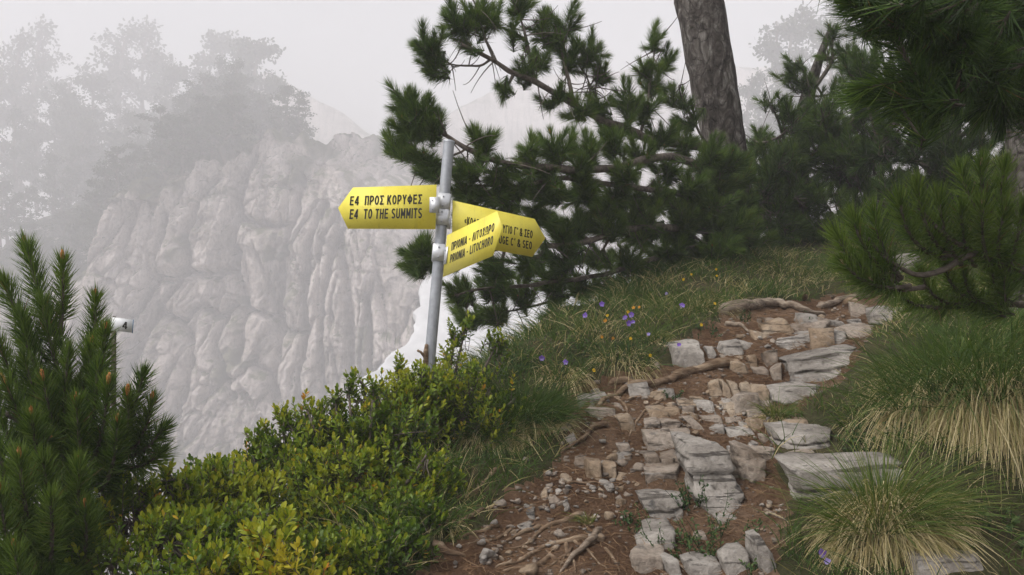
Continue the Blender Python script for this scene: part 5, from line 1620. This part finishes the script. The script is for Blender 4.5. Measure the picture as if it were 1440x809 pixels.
SG = 'boxwood shrubs below the signpost'
shrub('bright green boxwood shrub round the foot of the signpost', [(650, 540, 4.0, 62, 42), (600, 555, 3.9, 55, 42), (560, 560, 3.85, 45, 35), (690, 545, 4.05, 36, 36), (640, 590, 3.9, 70, 50), (700, 590, 3.95, 30, 36), (575, 600, 3.8, 60, 45), (635, 500, 4.12, 30, 20), (520, 555, 3.9, 30, 22), (505, 535, 3.9, 14, 16), (640, 470, 4.2, 12, 22), (655, 455, 4.25, 10, 16), (560, 515, 3.9, 10, 16), (700, 480, 4.2, 20, 14), (595, 520, 3.9, 12, 14), (725, 560, 4.0, 14, 20)],
      on(-.30, 3.95), 1150, 11, tint=.36, yellow=.04, single=60, group=SG)
shrub('largest boxwood shrub in the middle, with scattered orange leaves', [(520, 620, 3.5, 80, 60), (450, 610, 3.5, 45, 45), (560, 660, 3.4, 70, 60), (480, 680, 3.3, 80, 60), (430, 660, 3.4, 60, 50), (590, 700, 3.35, 50, 48), (540, 730, 3.2, 70, 50), (455, 735, 3.15, 70, 50), (385, 640, 3.5, 34, 34), (400, 585, 3.5, 14, 18), (365, 615, 3.5, 20, 20), (345, 610, 3.5, 9, 14), (430, 572, 3.5, 9, 18), (470, 560, 3.5, 10, 18), (490, 545, 3.5, 9, 20), (525, 548, 3.5, 9, 18), (600, 640, 3.3, 26, 30), (640, 680, 3.4, 16, 16)],
      on(-.50, 3.25), 1750, 12, tint=.32, yellow=.05, single=100, group=SG)
shrub('lower left boxwood shrub in front of the young pine', [(300, 700, 3.0, 70, 45), (240, 710, 2.9, 60, 40), (180, 730, 2.8, 50, 40), (350, 690, 3.1, 50, 40), (240, 765, 2.65, 90, 50), (330, 760, 2.75, 80, 55), (150, 790, 2.55, 70, 45), (270, 810, 2.5, 100, 50), (360, 810, 2.55, 80, 50), (120, 760, 2.7, 34, 24), (195, 690, 2.85, 24, 24), (175, 668, 2.85, 10, 16), (235, 662, 2.9, 10, 16), (262, 672, 2.9, 10, 14), (300, 655, 3.0, 10, 14), (95, 790, 2.6, 20, 16), (330, 648, 3.1, 9, 14)],
      on(-.85, 2.75), 1750, 13, tint=.35, yellow=.03, single=150, group=SG)
shrub('yellowing boxwood sprig at the bottom between the two larger shrubs', [(388, 740, 2.5, 40, 30), (375, 775, 2.45, 40, 34), (405, 800, 2.4, 50, 34), (440, 815, 2.45, 50, 30)],
      on(-.60, 2.45), 130, 14, leaf=.030, tint=.60, yellow=.40, single=120, shoot=.075, group=SG)
shrub('low boxwood at the bottom beside the rotten root stub', [(500, 790, 2.85, 70, 40), (560, 770, 2.95, 50, 34), (440, 790, 2.8, 60, 40), (600, 740, 3.1, 28, 26)],
      on(-.40, 2.85), 520, 15, tint=.22, yellow=.02, single=40, group=SG)
shrub('small dark boxwood against the cliff left of the largest shrub', [(320, 665, 3.6, 60, 26), (280, 690, 3.4, 44, 26), (365, 655, 3.6, 30, 22)],
      on(-1.0, 3.35), 330, 16, tint=.16, yellow=.02, group=SG)

# ------------------------------------------------------------------ grass
def grass_patch(mb, x, y, L, W, tint, lean, droop, rg, seg=3):
    n = len(x)
    p = np.stack([x, y, H(x, y) - .005], -1)
    gx_ = (H(x + .03, y) - H(x - .03, y)) / .06
    gy_ = (H(x, y + .03) - H(x, y - .03)) / .06
    down = np.stack([-gx_, -gy_, np.zeros(n)], -1)
    D = unit(np.stack([rg.normal(size=n) * lean, rg.normal(size=n) * lean, np.ones(n)], -1) + down * .35)
    bend = D * np.array([.5, .5, 0]) + np.stack([rg.normal(size=n) * .15, rg.normal(size=n) * .15, -droop * rg.uniform(.4, 1.3, n)], -1) + down * .35
    v, f, t = blades(p, D, L, W, bend, tint, seg, 1.0, rg)
    mb.add(v, f, t)


rg = np.random.default_rng(77)
mb = MB()
n = 190000
x = rg.uniform(-.9, 4.6, n); y = rg.uniform(2.5, 9.3, n)
q = np.c_[x, y, 0 * x]
clump = fbm(q * 3.2, 3, 91)
crest_px = (x / y * F + 720)
pth = on_path(x, y)
keep = ~pth & (rg.random(n) < .62 + .9 * clump) & (H(x, y) > .15)
# nothing much grows in the deep shade of the pines
keep &= ~((x > 1.1) & (y > 7.3) & (rg.random(n) < .6))
for o_ in [q_ for q_ in bpy.data.objects if q_.name.startswith('rock')]:
    c_ = np.array([v_.co[:] for v_ in o_.data.vertices]) + np.array(o_.location)
    lo_, hi_ = c_.min(0), c_.max(0)
    near_ = (x > lo_[0] - .03) & (x < hi_[0] + .02) & (y > lo_[1] - .16) & (y < hi_[1] + .02)
    keep &= ~(near_ & (rg.random(len(x)) < .85))      # stone and trodden edge, little grows
x, y, clump = x[keep], y[keep], clump[keep]
n = len(x)
right = x > 1.05
tint = .28 + .20 * fbm(np.c_[x, y, 0 * x] * 2.2, 3, 95) + rg.normal(size=n) * .10 + .05 * right
dry = rg.random(n) < (.16 + .25 * (fbm(np.c_[x, y, 0 * x] * 4.5, 2, 96) > .25))
tint = np.where(dry, rg.uniform(.66, 1.0, n), np.clip(tint, .02, .62))
L = rg.uniform(.05, .15, n) * (1 + .8 * np.clip(clump, 0, 1)) * np.where(right, .72, 1.0)
grass_patch(mb, x, y, L, rg.uniform(.0018, .0042, n), tint, .45, .35, rg)
o = mb.build('grass', M['grass'])
tag(o, 'short green and straw grass on the banks beside the path', 'grass', kind='stuff')


def tussock(label, px, py, r, n, L, dry, seed, face=None, green=.30, droop=.9, width=.0024, lean=.55, base=None, radial=.8, flat=.8):
    """A grass tussock: green blades standing, straw hanging down the slope."""
    rg = np.random.default_rng(seed)
    c = G(px, py) if base is None else base
    o = thing('grass_tussock', label, 'grass tussock', c, 'grass tussocks along the path')
    for name, cnt, isdry in (('green_blades', int(n * (1 - dry)), False), ('straw_blades', int(n * dry), True)):
        a = rg.uniform(0, 6.28, cnt); rr = r * np.sqrt(rg.random(cnt))
        x, y = c[0] + rr * np.cos(a), c[1] + rr * np.sin(a) * flat
        p = np.stack([x, y, H(x, y) - .005], -1)
        out_ = np.stack([np.cos(a), np.sin(a), 0 * a], -1) * (rr / r)[:, None]
        f_ = np.array([0, -1, 0.0]) if face is None else np.array(face, float)
        if isdry:
            D = unit(out_ * radial + f_ * .75 + np.array([0, 0, .62]) + rg.normal(size=(cnt, 3)) * .25)
            bend = out_ * .1 + np.stack([0 * a, 0 * a, -droop * rg.uniform(.7, 1.6, cnt)], -1) + rg.normal(size=(cnt, 3)) * .06
            t = rg.uniform(.66, 1.0, cnt)
        else:
            D = unit(out_ * lean + f_ * .25 + np.array([0, 0, 1.0]) + rg.normal(size=(cnt, 3)) * .22)
            bend = out_ * .35 + f_ * .2 + np.stack([0 * a, 0 * a, -.55 * droop * rg.uniform(.3, 1.3, cnt)], -1)
            t = np.clip(green + rg.normal(size=cnt) * .12, .03, .64)
        Lb = L * rg.uniform(.55, 1.15, cnt)
        v, f, t = blades(p, D, Lb, width * rg.uniform(.6, 1.5, cnt), bend, t, 5, 1.0, rg)
        part(name, v, f, M['grass'], o, {'tint': t})
    return o


tussock('large tussock with a skirt of straw at lower right', 1246, 738, .11, 3600, .32, .74, 1, green=.46, lean=.8, width=.0027, droop=.8)
tussock('wide curtain of long straw hanging down the right-hand bank', 1345, 548, .25, 4000, .48, .80, 2, face=(-.15, -1, 0), droop=1.3, width=.0032, radial=.15, flat=.35)
tussock('curtain of straw at the right edge of the photo', 1435, 552, .25, 4600, .54, .84, 3, face=(-.1, -1, 0), droop=1.3, width=.0032, radial=.15, flat=.35)
tussock('green tussock with drooping blades on the bank right of the path', 1300, 525, .16, 1200, .22, .45, 4, face=(-.4, -1, 0), green=.36)
tussock('lush green tussock under the young pine at right', 1390, 480, .22, 1000, .20, .25, 5, green=.24)
tussock('small tussock with a pale beard beside the wedge stone', 1092, 588, .045, 380, .15, .55, 6, face=(-.25, -1, 0), green=.48, droop=1.0)
tussock('dark hanging tussock right of the shrubs on the left side of the path', 742, 592, .13, 2400, .28, .50, 7, face=(.35, -1, 0), green=.26, droop=1.0)
tussock('dark straw tussock just below the shrub at the left of the path', 690, 610, .12, 1400, .25, .50, 8, face=(.1, -1, 0), green=.22, droop=1.0)
tussock('small straw tussock near the rotten root stub', 612, 735, .06, 320, .15, .5, 9, green=.18)
tussock('straw fringe of turf above the long gnarled root', 875, 505, .14, 460, .16, .60, 10, green=.30)
tussock('straw tussock of turf left of the cracked boulder', 915, 478, .10, 420, .16, .55, 11, green=.32)
tussock('straw-topped tussock behind the thick bleached log', 990, 432, .12, 420, .18, .55, 12, green=.34)
tussock('long-bladed tussock in the shade above the top of the path', 1110, 388, .25, 700, .22, .5, 13, green=.30)
tussock('pale tussock beside the top of the path under the young pine', 1205, 385, .2, 600, .22, .5, 14, green=.30)
tussock('brown tussock at the edge of the turf left of the grey slates', 795, 530, .09, 360, .17, .7, 15, green=.28)
tussock('green tussock above the grey slab at right', 1225, 580, .12, 350, .14, .35, 16, face=(-.4, -1, 0), green=.38)
tussock('bright green sprig of grass on the bare earth by the roots', 826, 737, .018, 70, .07, .15, 17, green=.52, face=(-1, -.3, 0))

# ------------------------------------------------------------------ leafy herbs
def herb(label, px, py, n, spread, h, seed, leaf=.014, tint=.5, name='herb_plant'):
    rg = np.random.default_rng(seed)
    c = G(px, py)
    o = thing(name, label, 'plant', c, 'leafy herbs among the stones')
    st, P0, D, TT = MB(), [], [], []
    for k in range(n):
        a = rg.uniform(0, 6.28); r = spread * math.sqrt(rg.random())
        b = np.array([c[0] + r * math.cos(a), c[1] + r * math.sin(a), 0]); b[2] = H(b[0], b[1]) - .003
        d = unit(np.array([math.cos(a) * .5, math.sin(a) * .5 - .1, 1]) + rg.normal(size=3) * .25)
        hh = h * rg.uniform(.4, 1.1)
        e = b + d * hh
        pts = bezier(b, b + d * hh * .6, e + rg.normal(size=3) * .01, 5)
        v, f = tube(pts, np.linspace(.0014, .0008, 5), 3, cap=False)
        if n <= 9: part('stem', v, f, M['herb'], o, {'tint': np.full(len(v), .4)})
        else: st.add(v, f)
        for q in range(int(4 + hh / .009)):
            s = rg.uniform(.15, 1.0)
            P0.append(b + (e - b) * s); D.append(rg.normal(size=3) + np.array([0, -.2, .5])); TT.append(tint + .3 * s - .2 + rg.normal() * .12)
    if st.n: tag(st.build('stem', M['herb'], o), kind='stuff')
    P0, D, TT = np.array(P0), np.array(D), np.clip(np.array(TT), .02, 1)
    v, f, t = leaves(P0, D, rg.normal(size=D.shape) * .5 + np.array([0, -.4, 1]), leaf * rg.uniform(.6, 1.2, len(P0)), leaf * .5, TT)
    q = part('leaves', v, f, M['herb'], o, {'tint': t})
    return o


herb('bushy green herb growing below the tall layered block', 990, 772, 34, .085, .085, 1, tint=.6)
herb('dark green herb in the crack left of the tall layered block', 972, 716, 16, .035, .10, 2, tint=.35)
herb('small herb left of the rounded grey stone', 888, 745, 12, .03, .05, 3, tint=.4)
herb('small clover-like herb right of the tall block', 1060, 748, 7, .03, .035, 4, tint=.55)
herb('fresh green herb at the right edge below the straw', 1412, 752, 16, .07, .08, 5, tint=.65, leaf=.020)
herb('leafy herb on the bank between the grey wedge stone and the straw', 1225, 625, 30, .10, .09, 6, tint=.5)
herb('second leafy herb on the right bank above the grey slab', 1265, 600, 26, .10, .09, 7, tint=.45)
herb('herb tuft under the leaning grey stone at the bottom', 1068, 808, 9, .03, .05, 8, tint=.6)
herb('dark herb under the thick bleached log, left end', 1050, 452, 8, .04, .06, 9, tint=.3)
herb('dark herb under the thick bleached log, right end', 1138, 452, 8, .05, .05, 10, tint=.3)
herb('low green herb above the cracked boulder', 990, 468, 18, .09, .05, 11, tint=.4)
herb('dark herb beneath the long gnarled root', 945, 560, 8, .04, .04, 12, tint=.35)
herb('feathery green ground cover right of the signpost', 690, 520, 60, .18, .08, 13, tint=.4, leaf=.012)
herb('feathery ground cover at the edge of the turf behind the shrub', 735, 540, 60, .18, .09, 14, tint=.32, leaf=.012)
herb('pale green ground cover near the two violets on the left', 760, 500, 60, .22, .07, 15, tint=.45, leaf=.012)
herb('ground cover in front of the straw fringe of turf', 850, 505, 40, .15, .06, 16, tint=.36, leaf=.012)
herb('ground cover left of the cracked boulder', 905, 490, 34, .12, .06, 17, tint=.36, leaf=.012)
herb('tall sparse herb in front of the tall layered block', 1008, 742, 4, .03, .16, 18, tint=.6, leaf=.010)
herb('tall sparse herb in front of the rounded grey stone', 925, 768, 5, .04, .15, 19, tint=.6, leaf=.010)
herb('sprig of herb in front of the bearded tussock', 1105, 600, 8, .04, .05, 20, tint=.5)
herb('herb at the foot of the straw curtain', 1330, 722, 14, .08, .07, 21, tint=.35)

# ------------------------------------------------------------------ flowers
def flower(label, px, py, kind, size, seed, up=.06, tint=.4, group=None):
    rg = np.random.default_rng(seed)
    g = G(px, min(py + up * 230, 806))
    c = P(px, py, g[1] - .01)
    o = thing('wild_flower', label, 'flower', g, group)
    pts = bezier(g - np.array([0, 0, .01]), (g + c) / 2 + rg.normal(size=3) * .01, c, 6)
    v, f = tube(pts, np.linspace(.0014, .0009, 6), 4, cap=False)
    part('stem', v, f, M['herb'], o, {'tint': np.full(len(v), .5)})
    face = unit(np.array([rg.normal() * .25, -1, .35 + rg.normal() * .15]))
    ux = unit(np.cross(face, [0, 0, 1])); uy = np.cross(ux, face)
    for k in range(5):
        a = k * 2 * math.pi / 5 + math.pi / 2 + rg.normal() * .1
        d = math.cos(a) * ux + math.sin(a) * uy + face * .25
        v, f, t = leaves(c[None], d[None], face[None], size * rg.uniform(.85, 1.1), size * .95, np.clip(tint + rg.normal() * .15 + (.35 if k in (2, 3) and kind == 'violet' else 0), 0, 1))
        part('petal', v, f, M[kind], o, {'tint': t})
    return o


for k, (px, py, s, lab) in enumerate([
        (846, 428, .017, 'single violet flower highest on the turf below the pine'), (823, 444, .017, 'violet flower just left of the highest violet'),
        (879, 447, .016, 'violet flower at the left of the bunch of four'), (888, 443, .017, 'violet flower at the top of the bunch of four'),
        (884, 455, .017, 'violet flower at the bottom of the bunch of four'), (890, 453, .012, 'small violet flower at the right of the bunch of four'),
        (959, 430, .017, 'lone violet flower left of the thick bleached log'), (955, 485, .012, 'violet flower just above the cracked boulder'),
        (762, 504, .016, 'leftmost violet flower near the shrub'), (795, 510, .015, 'violet flower second from the left near the shrub'),
        (937, 413, .010, 'pale violet flower high on the turf'), (912, 470, .010, 'pale lilac flower above the straw tussock'),
        (1156, 779, .016, 'blue violet flower in front of the big tussock'), (1163, 790, .011, 'smaller blue flower under the blue violet one')]):
    flower(lab, px, py, 'violet', s, k, tint=.35 if s > .011 else .8, up=.075, group='violet flowers')
for k, (px, py, s, t, lab) in enumerate([
        (972, 386, .009, .2, 'yellow flower on a tall stalk in the shaded turf'), (961, 393, .010, .2, 'yellow flower left of the tall-stalked one'),
        (1007, 379, .009, .2, 'upper of two yellow flowers above the bleached log'), (1008, 388, .008, .2, 'lower of two yellow flowers above the bleached log'),
        (1005, 427, .010, .1, 'yellow flower at the left end of the bleached log'), (986, 457, .010, .1, 'yellow flower above the cracked boulder'),
        (914, 500, .010, .1, 'yellow flower left of the cracked boulder'), (887, 476, .009, .2, 'yellow flower below the violet bunch'),
        (835, 521, .010, .1, 'yellow flower lowest on the turf'), (891, 433, .010, .8, 'orange flower above the violet bunch'),
        (899, 432, .009, .9, 'orange flower right of its twin above the violet bunch'), (883, 439, .010, .2, 'yellow flower touching the violet bunch'),
        (854, 444, .009, .2, 'yellow flower left of the violet bunch'), (851, 451, .011, .9, 'orange flower left of the violet bunch'),
        (846, 474, .010, .9, 'orange flower below the two upper violets'), (862, 476, .009, .9, 'rust orange flower on the turf slope')]):
    flower(lab, px, py, 'yellow_petal', s, 40 + k, tint=t, up=.07, group='yellow and orange flowers')

# ------------------------------------------------------------------ fallen needles, twigs and a cone on the path
rg = np.random.default_rng(5)
n = 60000
x = rg.uniform(-.6, 2.2, n); y = rg.uniform(2.5, 6.4, n)
k_ = on_path(x, y) & (rg.random(n) < .75 + .8 * fbm(np.c_[x, y, 0 * x] * 4, 3, 99))
x, y = x[k_], y[k_]
n = len(x)
a = rg.uniform(0, 6.28, n)
D = np.stack([np.cos(a), np.sin(a), rg.normal(size=n) * .12 + np.sin(a) * .25], -1)
p = np.stack([x, y, H(x, y) + .004], -1)
v, f, t = blades(p, D, rg.uniform(.02, .075, n), .0017, np.stack([rg.normal(size=n) * .2, rg.normal(size=n) * .2, 0 * a], -1), np.clip(rg.normal(size=n) * .25 + .45, 0, 1), 3, .5, rg)
tag(part('pine_litter', v, f, M['litter'], None, {'tint': t}), 'fallen brown pine needles scattered over the bare path', 'litter', kind='stuff')

g = G(1132, 424)
cone = thing('pine_cone', 'brown open pine cone lying in the grass above the thick bleached log', 'pine cone', g)
sc, fsv = MB(), []
for k in range(60):
    t = k / 60; a = k * 2.4
    r = .017 * math.sin(math.pi * (.12 + .8 * t))
    c = g + np.array([math.cos(a) * r * .6, math.sin(a) * r * .6, .004 + .036 * t])
    d = np.array([math.cos(a), math.sin(a), .5])
    v, f, tt = leaves(c[None], d[None], np.array([[0, 0, 1.0]]), .013, .012, .3 + .3 * rg.random())
    sc.add(v, f, tt)
sc.build('scales', M['litter'], cone)
v, f = tube([g, g + np.array([0, 0, .03])], .008, 7); part('core', v, f, M['root'], cone)

# ------------------------------------------------------------------ trees in the fog
def far_tree_meshes(seed, conifer=False, n=2300):
    rg = np.random.default_rng(seed)
    wood, fol = MB(), MB()
    tp = spline([(0, 0, -.05), (.03 * rg.normal(), .02, .3), (.05 * rg.normal(), 0, .6), (.05 * rg.normal(), 0, .95)], 12)
    v, f = tube(tp, np.linspace(.028, .006, 12), 7); wood.add(v, f)
    heads = []
    for k in range(26 if conifer else 20):
        s = rg.uniform(.22, .97)
        a = rg.uniform(0, 6.28)
        reach = (.22 * (1.08 - s) + .04) * rg.uniform(.5, 1.3) if conifer else (.30 * math.sin(math.pi * min(1, .25 + .7 * s)) * rg.uniform(.5, 1.1))
        b = np.array([np.interp(s, np.linspace(0, 1, 12), tp[:, q]) for q in range(3)])
        e = b + np.array([math.cos(a) * reach, math.sin(a) * reach, rg.uniform(-.02, .06) if conifer else rg.uniform(.03, .14)])
        v, f = tube(bezier(b, (b + e) / 2 + np.array([0, 0, .02]), e, 5), np.linspace(.009, .003, 5), 4, cap=False); wood.add(v, f)
        heads.append((e, rg.uniform(.05, .095)))
        if rg.random() < .6:
            heads.append(((b + e) / 2, rg.uniform(.04, .07)))
    P0, T = [], []
    for k in range(n):
        c, r = heads[rg.integers(len(heads))]
        e = unit(rg.normal(size=3)) * rg.random() ** .5
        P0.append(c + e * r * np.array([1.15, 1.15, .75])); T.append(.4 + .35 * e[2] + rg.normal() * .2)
    P0 = np.array(P0)
    v, f, t = leaves(P0, rg.normal(size=P0.shape), rg.normal(size=P0.shape), rg.uniform(.02, .042, n), .019, np.clip(T, 0, 1))
    fol.add(v, f, t)
    wv, wf, wt = wood.arrays(); fv, ff, ft = fol.arrays()
    return build_mesh('trunk', wv, wf, M['twig']), build_mesh('crown', fv, ff, M['far_leaf'], {'tint': ft})


kinds = [far_tree_meshes(s, s % 2 == 1) for s in range(6)]


def far_tree(pos, h, k, label, group, rot=0.0, wide=1.0):
    o = thing('fog_tree', label, 'tree', pos, group)
    tm, cm = kinds[k % len(kinds)]
    for nm, me in (('trunk', tm), ('crown', cm)):
        q = link(nm, me, o)
        q.scale = (h * wide, h * wide, h)
        q.rotation_euler = (0, 0, rot)
    return o


def slope_point(px, over):
    """A point on the slope above the cliff, so far behind its edge, in the direction of px."""
    x = (px - 720) / F * 110.0
    for _ in range(12):
        y, z = cliff_base(np.array([x]), cliff_top(np.array([x])) + over)
        x = (px - 720) / F * float(y[0])
    return np.array([x * KS, float(y[0]) * KS, float(z[0]) * KS - 1.6])


rg = np.random.default_rng(21)
FT = 'trees fading into fog above the cliff'
spots_ = [(20, 78, 19, 'tall hazy pine at the far left above the cliff'), (48, 92, 22, 'tallest hazy pine at the far left above the cliff'), (168, 96, 22, 'tall hazy pine right of a gap in the trees above the cliff'), (200, 105, 24, 'tallest hazy tree in the middle of the wood above the cliff'),
          (226, 90, 20, None), (250, 70, 16, None), (285, 85, 19, None), (315, 92, 22, 'tall hazy tree toward the right end of the wood above the cliff'), (340, 70, 19, None), (365, 62, 18, None), (388, 45, 15, 'last hazy tree at the right end of the wood above the cliff'),
          (-20, 70, 19, None), (-50, 66, 18, None), (95, 55, 13, None), (130, 66, 15, None)]
for k in range(40):
    spots_.append((rg.uniform(-30, 425), rg.uniform(1.5, 22), rg.uniform(4.5, 7.5), None))
for k in range(60):
    ov = rg.uniform(4, 75)
    spots_.append((rg.uniform(-40, 405), ov, rg.uniform(4.5, 7.5) + .08 * ov, None))
for (px, over, h, lab) in spots_:
    far_tree(slope_point(px, over), h * KS * rg.uniform(.9, 1.05) * (1.35 if over > 40 else 1.1), (1, 3, 5, 0)[rg.integers(4)] if h > 9 else rg.integers(6), lab or ('hazy low tree on the rim of the pale cliff' if over < 12 else 'hazy tree in the thick of the wood above the pale cliff' if 60 < px < 300 else 'hazy tree near the left border of the photo above the cliff' if px <= 60 else 'hazy tree near the right end of the wood above the cliff'),
             'low hazy trees on the rim of the cliff' if over < 12 else FT if 60 < px < 300 else 'hazy trees at the left border' if px <= 60 else 'hazy trees at the right end of the wood', rg.uniform(0, 6.28), rg.uniform(.8, 1.1) if h > 9 else rg.uniform(1.0, 1.5))

FR = 'trees in the fog right of the thick trunk'
for (px, top, Y, h, lab) in [(1060, 95, 120, 14, 'hazy tree next to the right side of the thick pine trunk'), (1092, 20, 130, 22, 'tall hazy tree between the thick trunk and the dark pine'), (1122, 0, 135, 22, None), (1150, 20, 125, 20, None), (1080, 150, 110, 11, 'low hazy bush-like tree under the tall ones right of the thick trunk'), (1180, 0, 140, 22, None)]:
    p = P(px, top, Y * 1.5); h *= 1.5; p[2] -= h
    far_tree(p, h, (1, 3, 5, 0)[rg.integers(4)], lab or 'tall hazy tree in the fog behind the top of the dark pine', FR, rg.uniform(0, 6.28), .9)
